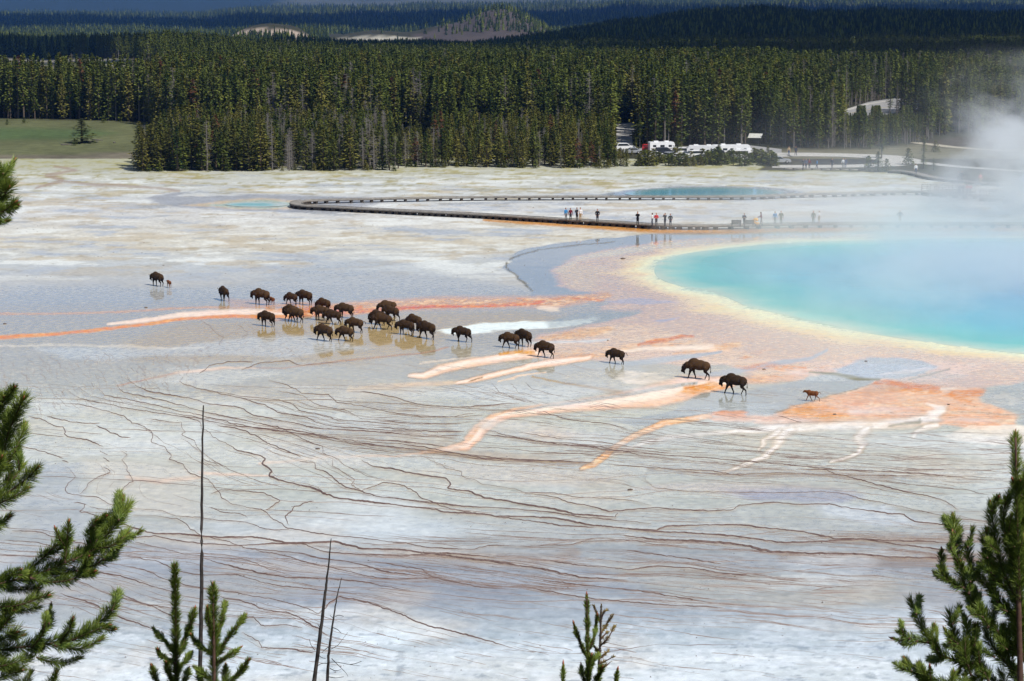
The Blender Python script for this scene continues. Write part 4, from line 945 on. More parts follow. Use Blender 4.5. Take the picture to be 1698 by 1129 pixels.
def tree_at(kd, u, v, hp, label, cat='tree', group=None, var=0, wide=1.0):
    X_, Y_, _ = P(u, v); t = place_tree(kd, float(X_), float(Y_), 0, hp/pxm(v), .37, label, cat, group, var); t.scale = (t.scale[0]*wide, t.scale[1]*wide, t.scale[2]); return t
tree_at('olive', 136, 237, 40, 'lone rounded pine standing by itself in the green meadow', wide=2.7)
tree_at('bushy', 124, 241, 12, 'small bush at the foot of the lone meadow pine', 'bush', var=1)
tree_at('pine', 226, 228, 11, 'tiny dark pine standing alone near the right end of the meadow', wide=1.8)
for k, (u, v, hp) in enumerate([(12, 207, 9), (172, 203, 12), (200, 201, 15), (40, 204, 10)]): tree_at('bushy', u, v, hp, 'small shrubby pine at the rear rim of the green meadow', 'tree', 'shrubby pines at the rear rim of the meadow', var=1)
tree_at('bushy', 1440, 284, 26, 'left one of the three dark small pines where the gravel loop meets the flats', var=1, wide=.9)
tree_at('pine', 1456, 285, 34, 'pointed middle one of the three small pines where the gravel loop meets the flats', wide=2.0)
tree_at('bushy', 1470, 285, 22, 'lowest right one of the three small pines where the gravel loop meets the flats', var=0)
tree_at('bushy', 1506, 273, 28, 'bushy young pine between the gravel loop and the boardwalk entrance', var=0)
tree_at('pine', 1531, 280, 28, 'slender young pine right of the walker in the red top', wide=1.6)
tree_at('pine', 1532, 252, 22, 'small pine beside the sandy path above the walkers', wide=1.6)
tree_at('bushy', 1551, 252, 20, 'bush beside the sandy path, partly veiled by steam', 'bush')
tree_at('pine', 1548, 282, 20, 'little pine in the grass just left of the rising steam', wide=1.6)
tree_at('slim', 1462, 262, 46, 'thin tree with low boughs leaning over the gravel loop', wide=1.3)
rb = random.Random(8)
for k in range(62):      # screen of low pines in front of the parked vehicles
    u = 1062+k*3.7+rb.uniform(-3, 3); v = rb.uniform(268, 275.5); hp = rb.uniform(17, 25)*(1.15 if 1175 < u < 1200 or u < 1082 else 1)
    if 1092 < u < 1120 or 1145 < u < 1165: hp *= .75
    tree_at('bushy' if rb.random() < .75 else 'pine', u, v, hp, 'low pine in the screen of young trees before the parked vehicles', 'tree', 'young pines in front of the parking area', var=rb.choice((0, 1)) , wide=1.25)
rl = random.Random(9)
for k in range(70):      # trampled scrub under the forest edge
    u = rl.uniform(240, 1050); v = edge_v(u)+rl.uniform(-2, .5); tree_at('bushy', u, v, rl.uniform(7, 17), 'knee high seedling pine at the foot of the forest edge', 'tree', 'seedling pines along the foot of the forest edge', var=rl.choice((0, 1)))
tree_at('pine', 1123, 263, 42, 'dark pine standing in the gap between the short motorhome and the trailer', wide=1.5)
tree_at('olive', 1192, 270, 34, 'taller olive pine rising in front of the long motorhome', wide=1.3)
tree_at('olive', 1273, 274, 32, 'olive pine at the right end of the screen of young trees', wide=1.4)
# ------------------------------------------------------------------ bodies grown from joined volumes
def blob(name, prims, voxel, mat, smooth_it=3, extra=None):
    """prims: ('e', centre, radii, rot_y) ellipsoids and ('c', p0, r0, p1, r1) tapered limbs, fused into one surface"""
    bm = bmesh.new()
    for p in prims:
        if p[0] == 'e':
            r = bmesh.ops.create_icosphere(bm, subdivisions=2, radius=1)['verts']; M = Matrix.Translation(p[1]) @ Matrix.Rotation(p[3] if len(p) > 3 else 0, 4, 'Y') @ Matrix.Diagonal((*p[2], 1))
            bmesh.ops.transform(bm, matrix=M, verts=r)
        else:
            a, b = Vector(p[1]), Vector(p[3]); d = b-a; q = d.to_track_quat('Z', 'Y').to_matrix().to_4x4()
            r = bmesh.ops.create_cone(bm, cap_ends=True, segments=10, radius1=p[2], radius2=p[4], depth=d.length)['verts']
            bmesh.ops.transform(bm, matrix=Matrix.Translation((a+b)/2) @ q, verts=r)
            for c_, rr_ in ((a, p[2]), (b, p[4])):
                r = bmesh.ops.create_icosphere(bm, subdivisions=1, radius=rr_*1.02)['verts']; bmesh.ops.transform(bm, matrix=Matrix.Translation(c_), verts=r)
    me = bpy.data.meshes.new('tmp'); bm.to_mesh(me); bm.free()
    o = bpy.data.objects.new('tmp', me); COL.objects.link(o)
    m = o.modifiers.new('r', 'REMESH'); m.mode = 'VOXEL'; m.voxel_size = voxel; m.use_smooth_shade = True
    if smooth_it: s = o.modifiers.new('s', 'SMOOTH'); s.iterations = smooth_it; s.factor = .5
    dg = bpy.context.evaluated_depsgraph_get(); out = bpy.data.meshes.new_from_object(o.evaluated_get(dg), depsgraph=dg)
    bpy.data.objects.remove(o); bpy.data.meshes.remove(me)
    out.name = name; out.materials.clear(); out.materials.append(mat)
    if extra:
        bm = bmesh.new(); bm.from_mesh(out)
        for (a, ra, b, rb_) in extra:
            a, b = Vector(a), Vector(b); d = b-a; r = bmesh.ops.create_cone(bm, cap_ends=True, segments=6, radius1=ra, radius2=rb_, depth=d.length)['verts']
            bmesh.ops.transform(bm, matrix=Matrix.Translation((a+b)/2) @ d.to_track_quat('Z', 'Y').to_matrix().to_4x4(), verts=r)
        bm.to_mesh(out); bm.free()
    out.polygons.foreach_set('use_smooth', [True]*len(out.polygons)); out.update(); return out
def tube_mesh(name, chains, mat, seg=7):
    """chains of (point, radius)"""
    V_, F_ = [], []
    for ch in chains:
        n = len(ch); b0 = len(V_)
        for i, (p, r) in enumerate(ch):
            d = (Vector(ch[min(i+1, n-1)][0])-Vector(ch[max(i-1, 0)][0])).normalized(); q = d.to_track_quat('Z', 'Y')
            for k in range(seg): a = 2*math.pi*k/seg; V_.append(tuple(Vector(p)+q @ Vector((r*math.cos(a), r*math.sin(a), 0))))
        for i in range(n-1):
            for k in range(seg): F_.append((b0+i*seg+k, b0+i*seg+(k+1) % seg, b0+(i+1)*seg+(k+1) % seg, b0+(i+1)*seg+k))
        F_.append(tuple(b0+k for k in range(seg))[::-1]); F_.append(tuple(b0+(n-1)*seg+k for k in range(seg)))
    me = bpy.data.meshes.new(name); me.from_pydata(V_, [], F_); me.materials.append(mat); me.polygons.foreach_set('use_smooth', [True]*len(F_)); me.update(); return me

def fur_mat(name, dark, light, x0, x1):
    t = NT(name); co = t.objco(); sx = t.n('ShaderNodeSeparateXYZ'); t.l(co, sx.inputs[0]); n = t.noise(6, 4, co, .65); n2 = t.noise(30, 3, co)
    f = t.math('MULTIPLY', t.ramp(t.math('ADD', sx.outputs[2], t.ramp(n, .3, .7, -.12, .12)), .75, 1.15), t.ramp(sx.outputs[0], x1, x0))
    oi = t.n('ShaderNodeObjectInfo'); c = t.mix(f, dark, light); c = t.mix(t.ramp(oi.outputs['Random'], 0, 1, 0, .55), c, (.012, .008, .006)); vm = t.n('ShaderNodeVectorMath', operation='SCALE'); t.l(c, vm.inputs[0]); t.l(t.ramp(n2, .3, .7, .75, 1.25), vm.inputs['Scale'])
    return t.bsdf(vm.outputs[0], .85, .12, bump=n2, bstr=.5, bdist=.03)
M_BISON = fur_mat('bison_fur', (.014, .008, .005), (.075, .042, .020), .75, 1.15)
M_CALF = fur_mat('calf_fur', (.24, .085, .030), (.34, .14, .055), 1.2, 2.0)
M_HORN = simple_mat('horn', (.06, .05, .045), .4, .2, 8)

def bison_meshes(k, head=0.0, gait=0.0, tail_up=False):
    """faces +X, 1.7 m at the hump; head lowers the head, gait swings the legs"""
    hz_ = -.22*head
    pr = [('e', (-.18, 0, 1.06), (.80, .34, .38)), ('e', (-.74, 0, 1.10), (.42, .31, .36)), ('e', (.26, 0, 1.26), (.52, .28, .40), .12), ('e', (-.10, 0, 1.22), (.62, .28, .30), .22),
          ('e', (.42, 0, 1.02), (.36, .32, .42)), ('e', (.40, 0, .78), (.22, .22, .20)),
          ('e', (.80, 0, 1.14+hz_*.5), (.36, .23, .30), .3), ('e', (1.14, 0, 1.0+hz_), (.22, .17, .26), -.35), ('e', (1.27, 0, .76+hz_), (.13, .11, .15), -.3), ('e', (1.10, 0, .64+hz_), (.08, .06, .16)), ('e', (1.08, 0, 1.22+hz_), (.15, .15, .12))]
    for s, ph in ((1, 1), (-1, -1)):
        g = gait*ph*.22
        pr += [('c', (.42, .19*s, .80), .15, (.44+g*.6, .19*s, .44), .085), ('c', (.44+g*.6, .19*s, .44), .08, (.42+g*1.3, .19*s, .10), .05), ('c', (.42+g*1.3, .19*s, .10), .055, (.45+g*1.3, .19*s, .04), .07)]
        g = -g*1.1
        pr += [('c', (-.82, .17*s, .92), .21, (-.70+g*.4, .19*s, .66), .14), ('c', (-.70+g*.4, .19*s, .66), .12, (-.96+g*.9, .19*s, .43), .065), ('c', (-.96+g*.9, .19*s, .43), .062, (-.90+g*1.3, .19*s, .10), .045), ('c', (-.90+g*1.3, .19*s, .10), .05, (-.87+g*1.3, .19*s, .04), .062)]
    for s in (1, -1): pr.append(('c', (1.04, .15*s, 1.10+hz_), .04, (.99, .27*s, 1.08+hz_), .03))
    body = blob('body', pr, .045, M_BISON, 2)
    horn = [tube_mesh('horn', [[((1.08, .14*s, 1.16+hz_), .035), ((1.09, .25*s, 1.18+hz_), .032), ((1.10, .31*s, 1.27+hz_), .022), ((1.09, .29*s, 1.38+hz_), .006)]], M_HORN) for s in (1, -1)]
    if tail_up: tp_ = [((-1.10, 0, 1.16), .035), ((-1.28, .03, 1.28), .028), ((-1.42, .05, 1.26), .022), ((-1.52, .06, 1.10), .045), ((-1.56, .06, 1.0), .01)]
    else: tp_ = [((-1.10, 0, 1.16), .035), ((-1.19, .02, 1.0), .028), ((-1.20, .04, .78), .02), ((-1.21, .05, .66), .045), ((-1.21, .05, .52), .01)]
    return body, horn, tube_mesh('tail', [tp_], M_BISON)
def calf_meshes(gait):
    pr = [('e', (-.05, 0, .70), (.42, .19, .23)), ('e', (-.36, 0, .72), (.2, .18, .21)), ('e', (.26, 0, .75), (.23, .19, .25)), ('c', (.33, 0, .78), .15, (.56, 0, .84), .11), ('e', (.64, 0, .84), (.13, .085, .11), .5), ('e', (.76, 0, .76), (.08, .06, .06), .4)]
    for s, ph in ((1, 1), (-1, -1)):
        g = gait*ph*.18
        pr += [('c', (.26, .1*s, .62), .075, (.28+g*.5, .1*s, .36), .042), ('c', (.28+g*.5, .1*s, .36), .048, (.26+g*1.4, .1*s, .03), .03)]
        g = -g
        pr += [('c', (-.38, .1*s, .66), .10, (-.33+g*.4, .1*s, .50), .065), ('c', (-.33+g*.4, .1*s, .50), .055, (-.46+g, .1*s, .32), .035), ('c', (-.46+g, .1*s, .32), .034, (-.42+g*1.5, .1*s, .03), .028)]
    for s in (1, -1): pr.append(('c', (.58, .08*s, .9), .03, (.54, .17*s, .92), .02))
    return blob('body', pr, .028, M_CALF, 2), tube_mesh('tail', [[((-.54, 0, .78), .022), ((-.66, 0, .84), .018), ((-.74, 0, .74), .02), ((-.76, 0, .66), .008)]], M_CALF)
BV = {'stand': bison_meshes(0, .1, .15), 'walk': bison_meshes(1, .25, 1.0), 'step': bison_meshes(2, .0, -.7), 'low': bison_meshes(3, .95, .8), 'tail': bison_meshes(4, .15, .8, True)}
CVV = [calf_meshes(1.0), calf_meshes(.25)]
HERD = [ # u, v feet, height px, turn away from side-on (deg), pose, label
 (260.5,474,25.5,46,'stand','lone bison cow far left, ahead of a small calf'), (371,498,26,62,'step','bison walking alone between the far left pair and the main herd'),
 (432.5,505,29.5,36,'stand','bison with a calf at its heels, rear left of the herd'), (442.5,541,28.5,40,'stand','bison at the front left corner of the herd, above its own reflection'),
 (482.5,505,22.5,40,'low','rear left bison of the herd, legs hidden by the two before it'), (504.5,505,27,38,'stand','rear bison with level back, standing at the top left of the herd'),
 (483,531,29,44,'walk','horned bison lowering its head, overlapped by a nearer bison at the herd left'), (489,534,28,34,'walk','dark bison overlapping the horned one at the herd left'),
 (536,517,25.5,42,'low','bison half hidden behind another at the upper middle of the herd'), (532,531,27.5,30,'stand','bison in the middle row left of the dark striding one'),
 (551.5,537.5,27,30,'walk','dark striding bison in the centre of the middle row'), (571.5,527,27.5,30,'stand','broad bison side-on at the upper centre of the herd, behind the tail raiser'),
 (588,551,27.5,34,'tail','bison raising its tail in the lower centre of the herd'), (537,565,31,42,'walk','front bison walking, left one of the two nearest in the herd centre'),
 (572,565,27,34,'walk','front bison walking, right one of the two nearest in the herd centre'), (642,520,24.5,12,'low','long backed bison seen side-on on the orange streak at the rear'),
 (648,531,27,40,'step','bison directly below the long backed one, on the orange streak edge'), (626,538,27,38,'low','horned bison behind a big bull, right part of the herd'),
 (632.5,546,30,24,'walk','big bull striding in front of the horned bison, right part of the herd'), (672,555,27.5,32,'stand','left one of the three bison at the right end of the herd'),
 (686,547,29,46,'low','middle and rearmost of the three bison at the right end of the herd'), (707,561,32,46,'walk','rightmost bison of the close herd'),
 (766,566.5,28.5,36,'step','single bison in front of the white patch, right of the herd'), (845,577,29,34,'walk','front bison of the close pair right of the white patch'),
 (868,573.5,31,52,'stand','rear bison of the close pair right of the white patch'), (903.5,592.5,30.5,40,'walk','bison stepping onto the orange runnel just right of the pair'),
 (1021,603,28,40,'tail','small bison with its tail raised, alone between the runnels'), (1155.5,628,37,30,'low','large bull with its head low, second from the right of the adults'),
 (1217,653,37,36,'walk','nearest and rightmost adult bison, mirrored in the grey wet sheet')]
CALVES = [(280.5,477,12.5,60,1,'tiny calf following the lone cow at the far left'), (451,505.5,13.5,55,1,'reddish calf at the heels of the bison at the rear left of the herd'),
          (1346.5,665.5,19,22,0,'reddish brown calf trailing alone at the right, on the orange mat')]
for (u, v, hp, turn, pose, lab) in HERD:
    x_, y_, _ = P(u, v); h = hp/pxm(v); body, horns, tail = BV[pose]
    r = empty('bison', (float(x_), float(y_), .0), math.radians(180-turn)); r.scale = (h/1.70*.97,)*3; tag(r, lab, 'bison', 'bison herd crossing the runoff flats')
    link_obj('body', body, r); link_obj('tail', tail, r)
    for hm_ in horns: link_obj('horn', hm_, r)
for (u, v, hp, turn, k, lab) in CALVES:
    x_, y_, _ = P(u, v); h = hp/pxm(v); r = empty('bison_calf', (float(x_), float(y_), .0), math.radians(180-turn)); r.scale = (h/.97,)*3; tag(r, lab, 'bison calf', 'bison calves with the herd')
    link_obj('body', CVV[k][0], r); link_obj('tail', CVV[k][1], r)

# ------------------------------------------------------------------ people
def cloth(name, c): return simple_mat(name, tuple(s2l(c)), .8, .12, 5, .15)
SKIN = cloth('skin', (190,140,112)); HAIR = cloth('dark_hair', (44,32,26)); SHOE = cloth('shoe', (40,38,38))
FAB = {k: cloth(k+'_cloth', c) for k, c in dict(black=(26,26,32), navy=(32,38,62), blue=(58,128,186), maroon=(104,36,46), red=(190,26,34), white=(226,228,230), grey=(120,124,130), charcoal=(52,54,60), jeans=(66,80,112), tan=(166,146,116), olive=(96,98,80), pink=(206,120,120)).items()}
ARM = {'down': ((.02, .27, 1.12), (.06, .29, .86)), 'hip': ((-.06, .42, 1.18), (.06, .22, 1.02)), 'photo': ((.20, .24, 1.22), (.30, .06, 1.50)), 'fold': ((.08, .30, 1.12), (.26, .02, 1.14)), 'push': ((.12, .25, 1.14), (.46, .18, 1.06)), 'pocket': ((-.04, .31, 1.14), (.10, .20, .94))}
def person_meshes(arm, stride=0.0, lean=0.0):
    e, w = ARM[arm]; L = lambda p: (p[0]+lean*max(0, p[2]-.9), p[1], p[2])
    top, leg, bare = [], [], []
    top += [('e', L((0, 0, 1.26)), (.13, .20, .22)), ('e', L((0, 0, 1.04)), (.13, .17, .18)), ('e', L((0, 0, 1.40)), (.10, .19, .08))]
    fing = []
    for s in (1, -1):
        sh, el, wr = L((0, .19*s, 1.40)), L((e[0], e[1]*s, e[2])), L((w[0], w[1]*s, w[2]))
        top += [('c', sh, .068, el, .052), ('c', el, .052, wr, .042)]
        d = (Vector(wr)-Vector(el)).normalized(); palm = Vector(wr)+d*.07; bare += [('c', wr, .034, tuple(palm), .038)]
        side = Vector((0, 1, 0)) if abs(d.y) < .7 else Vector((0, 0, 1)); side = (side-d*side.dot(d)).normalized(); nrm = d.cross(side)
        for j, ln in enumerate((.07, .08, .075, .06)):
            b = palm+side*(j-1.5)*.02; m_ = b+d*ln*.55; fing += [(b-d*.02, .010, m_, .009), (m_, .009, m_+d*ln*.4+nrm*.018, .007)]
        b = palm-side*.035; fing.append((b-d*.03, .011, b+d*.03-side*.02, .008))
        g = stride*s*.16
        leg += [('c', (0, .09*s, .92), .10, (.03+g*.6, .09*s, .50), .068), ('c', (.03+g*.6, .09*s, .50), .064, (-.01+g*1.2, .09*s, .09), .05)]
    leg.append(('e', (0, 0, .95), (.12, .165, .12)))
    hd = L((.02, 0, 1.63)); bare += [('e', hd, (.095, .078, .118)), ('c', L((0, 0, 1.42)), .055, L((.01, 0, 1.56)), .05), ('e', L((.115, 0, 1.615)), (.022, .016, .024)), ('e', L((.075, 0, 1.56)), (.03, .04, .025)),
                                     ('e', L((0, .08, 1.62)), (.02, .014, .03)), ('e', L((0, -.08, 1.62)), (.02, .014, .03)), ('e', L((0, 0, 1.25)), (.11, .17, .2)), ('e', (0, 0, 1.0), (.10, .14, .16))]
    for s in (1, -1):
        sh, el, wr = L((0, .17*s, 1.38)), L((e[0], e[1]*s, e[2])), L((w[0], w[1]*s, w[2])); bare += [('c', sh, .05, el, .038), ('c', el, .038, wr, .032)]
        g = stride*s*.16; bare += [('c', (0, .09*s, .92), .08, (.03+g*.6, .09*s, .50), .05), ('c', (.03+g*.6, .09*s, .50), .05, (-.01+g*1.2, .09*s, .06), .035)]
    body = blob('body', bare, .024, SKIN, 1, fing)
    hair = blob('hair', [('e', L((-.015, 0, 1.665)), (.10, .09, .105)), ('e', L((-.05, 0, 1.60)), (.06, .08, .10))], .02, HAIR, 1)
    shoe = blob('shoe', [('e', (.05+stride*.19, .09, .05), (.14, .05, .055)), ('e', (.05-stride*.19, -.09, .05), (.14, .05, .055))], .022, SHOE, 1)
    eyes = tube_mesh('eye', [[((L((.108, s*.032, 1.64))), .012), ((L((.116, s*.032, 1.64))), .008)] for s in (1, -1)], SHOE)
    return dict(body=body, top=(top, lean), leg=leg, hair=hair, shoe=shoe, eye=eyes, cache={})
PM = {'stand': person_meshes('down', .1), 'photo': person_meshes('photo', .3), 'fold': person_meshes('fold', .1), 'hip': person_meshes('hip', .3), 'push': person_meshes('push', .8, .12), 'pocket': person_meshes('pocket', .2), 'walk': person_meshes('down', 1.0)}
PACK = [('e', (-.2, 0, 1.2), (.11, .15, .23)), ('e', (-.22, 0, 1.36), (.08, .12, .1))]
def person(u, v, z, face, pose, top, trous, label, h=1.74, pack=None, bag=None, hair=True, group=None):
    x_, y_, _ = P(u, v, z); m = PM[pose]; r = empty('person', (float(x_), float(y_), z), math.radians(face)); r.scale = (h/1.76,)*3; tag(r, label, 'person', group)
    link_obj('body', m['body'], r)
    for part, key, fab, prim in (('jacket', 't'+top, FAB[top], m['top'][0]), ('trousers', 'l'+trous, FAB[trous], m['leg'])):
        if key not in m['cache']: m['cache'][key] = blob(part, prim, .03, fab, 1)
        link_obj(part, m['cache'][key], r)
    if hair: link_obj('hair', m['hair'], r)
    link_obj('shoe', m['shoe'], r); link_obj('eye', m['eye'], r)
    if pack:
        k = 'p'+pack
        if k not in m['cache']: m['cache'][k] = blob('backpack', PACK, .03, FAB[pack], 1)
        link_obj('backpack', m['cache'][k], r)
    return r
G1, G2 = 'visitors on the near run of the boardwalk', 'visitors near the parking area'
DK = .58
PEOPLE = [
 (938.3,365,DK,-60,'stand','blue','grey','person in a bright blue jacket, leftmost on the near boardwalk',1.72,None), (946,365.4,DK,-80,'stand','maroon','charcoal','person in maroon with a dark backpack beside the one in bright blue',1.72,'navy'),
 (956.7,365.5,DK,-70,'fold','charcoal','black','person dressed in dark grey next to one in pale grey on the boardwalk',1.80,None), (962.3,366,DK,-100,'stand','white','tan','person in pale jacket with a tan bag at the right end of the left group',1.84,None),
 (990.6,368,DK,-95,'pocket','black','charcoal','person all in black alone between the two boardwalk groups',1.80,None), (1057.3,373.4,DK,-95,'photo','black','black','person all in black taking a picture, left of the pair in white and red',1.86,None),
 (1081.5,373.8,DK,170,'photo','white','jeans','person in white raising a camera beside the one in red',1.70,None), (1088.2,374.3,DK,-100,'fold','red','charcoal','person in a bright red jacket on the near boardwalk',1.74,None),
 (1102.7,374.6,DK,-120,'photo','charcoal','navy','person in charcoal, left one of the dark pair right of the red jacket',1.76,None), (1111.6,375,DK,-80,'pocket','black','navy','person in black, right one of the dark pair right of the red jacket',1.70,None),
 (1234,373,DK,-90,'fold','charcoal','black','person with dark hair standing behind the two benches',1.60,None), (1262.5,373.5,DK,175,'push','maroon','grey','person in maroon bending over a yellow stroller by the benches',1.82,None),
 (1285,371.6,DK,-90,'stand','blue','grey','person in blue in thin steam right of the stroller',1.74,None), (1295,371.5,DK,-90,'stand','olive','olive','person in grey olive beside the one in blue, in thin steam',1.80,None),
 (1348.5,370.5,DK,-90,'stand','olive','olive','dim figure in olive, left one of two in the steam above the pool',1.74,None), (1358,370,DK,-90,'fold','white','tan','dim figure in a pale top, right one of two in the steam above the pool',1.70,None),
 (1492,370.6,DK,-90,'hip','charcoal','tan','person in a dark top with hands on hips, alone in the steam',1.86,None)]
for (u, v, z, f, pose, a, b, lab, h, pk) in PEOPLE: person(u, v, z, f, pose, a, b, lab, h, pack=pk, group=G1)
for (u, v, f, pose, a, b, lab) in [(1308,257.5,-90,'stand','tan','jeans','tan clad walker, left one of two at the back of the gravel loop'), (1319.5,257.5,-70,'walk','navy','navy','navy clad walker, right one of two at the back of the gravel loop'),
   (1332,279.5,-90,'stand','charcoal','charcoal','dark walker, leftmost of the three together on the front of the gravel loop'), (1336.5,279.5,-90,'stand','jeans','navy','middle walker of the three together on the front of the gravel loop'),
   (1342,279.5,-90,'stand','maroon','charcoal','walker in dark red, rightmost of the three together on the gravel loop'), (1354.5,279.8,180,'walk','blue','navy','walker in bright blue on the front of the gravel loop'),
   (1379.7,278.5,-90,'stand','navy','navy','single dark walker between the blue one and the one in white'), (1398,278.3,-90,'walk','white','grey','walker in white on the front of the gravel loop'), (1401.8,278.3,-90,'stand','jeans','jeans','walker in blue jeans just right of the one in white')]:
    person(u, v, .03, f, pose, a, b, lab, 1.72, group=G2)
# ------------------------------------------------------------------ roads, boardwalks, vehicles
def boxes(name, L, mat, bevel=0.0, parent=None, link=True):
    """L: (centre, size) or (centre, size, rot_z) boxes fused into one mesh"""
    bm = bmesh.new()
    for b in L:
        r = bmesh.ops.create_cube(bm, size=1)['verts']; M = Matrix.Translation(b[0]) @ Matrix.Rotation(b[2] if len(b) > 2 else 0, 4, 'Z') @ Matrix.Rotation(b[3] if len(b) > 3 else 0, 4, 'Y') @ Matrix.Diagonal((*b[1], 1)); bmesh.ops.transform(bm, matrix=M, verts=r)
    if bevel: bmesh.ops.bevel(bm, geom=bm.edges[:], offset=bevel, segments=2, affect='EDGES', profile=.6)
    me = bpy.data.meshes.new(name); bm.to_mesh(me); bm.free(); me.materials.append(mat)
    return link_obj(name, me, parent) if link else me
def prism(name, prof, y0, y1, mat, bevel=0.0, parent=None, link=True):
    """side profile (x, z) pushed from y0 to y1"""
    bm = bmesh.new(); a = [bm.verts.new((x, y0, z)) for x, z in prof]; b = [bm.verts.new((x, y1, z)) for x, z in prof]; n = len(prof)
    bm.faces.new(a[::-1]); bm.faces.new(b)
    for i in range(n): bm.faces.new((a[i], a[(i+1) % n], b[(i+1) % n], b[i]))
    bmesh.ops.recalc_face_normals(bm, faces=bm.faces[:])
    if bevel: bmesh.ops.bevel(bm, geom=bm.edges[:], offset=bevel, segments=2, affect='EDGES', profile=.6)
    me = bpy.data.meshes.new(name); bm.to_mesh(me); bm.free(); me.materials.append(mat)
    return link_obj(name, me, parent) if link else me
M_ASPH = simple_mat('pale_asphalt', (.30, .30, .30), .9, .2, .8); M_GRAV = simple_mat('pale_gravel', (.46, .45, .42), .9, .2, 1.2); M_SAND = simple_mat('sandy_path', (.42, .38, .29), .9, .2, 1.2); M_LINE = simple_mat('road_paint', (.50, .40, .16), .8, .1, 3)
def sheet(name, pts, z, mat, label=None):
    V_ = [tuple(float(q) for q in P(u, v, z)) for u, v in pts]; me = bpy.data.meshes.new(name); me.from_pydata(V_, [], [tuple(range(len(V_)))]); me.materials.append(mat)
    o = link_obj(name, me); tag(o, kind='structure'); return o
def path(name, pts, z, mat):
    """pts: u, v, width in metres"""
    C_ = [Vector([float(q) for q in P(u, v, z)]) for u, v, w in pts]; V_, F_ = [], []; cr = []
    for i in range(len(C_)-1):
        for t in np.linspace(0, 1, 5, endpoint=(i == len(C_)-2)): cr.append((C_[i].lerp(C_[i+1], t), pts[i][2]*(1-t)+pts[i+1][2]*t))
    for i, (c, w) in enumerate(cr):
        d = (cr[min(i+1, len(cr)-1)][0]-cr[max(i-1, 0)][0]).normalized(); n = Vector((-d.y, d.x, 0)); V_ += [tuple(c+n*w/2), tuple(c-n*w/2)]
    for i in range(len(cr)-1): F_.append((2*i, 2*i+1, 2*i+3, 2*i+2))
    me = bpy.data.meshes.new(name); me.from_pydata(V_, [], F_); me.materials.append(mat); o = link_obj(name, me); tag(o, kind='structure'); return o
sheet('parking_lot', PARK, .02, M_ASPH); sheet('road', ROADL, .024, M_GRAV); sheet('road', [(u, v) for u, v in ROADU], .028, M_ASPH)
path('road_edge', [(1360,186.5,1.6),(1405,182,1.6),(1440,172,1.4),(1480,166,1.3),(1522,164.6,1.2)], .036, M_GRAV); path('road_line', [(1395,190,.25),(1450,180,.25),(1522,171,.25)], .04, M_LINE)
path('gravel_path', [(1262,258,9),(1296,256,9),(1340,256,9),(1400,257,8),(1460,259.5,9),(1492,265,8),(1494,270,7),(1470,273.5,6),(1420,275,6),(1350,276,6),(1280,275.5,6)], .03, M_GRAV)
path('gravel_path', [(1470,262,3),(1540,271,3.2),(1600,277,3.2),(1700,284,3.2)], .034, M_GRAV); path('sandy_path', [(1516,236,2.6),(1550,240,3),(1578,243.5,3),(1630,247.5,3),(1720,252,3)], .03, M_SAND)

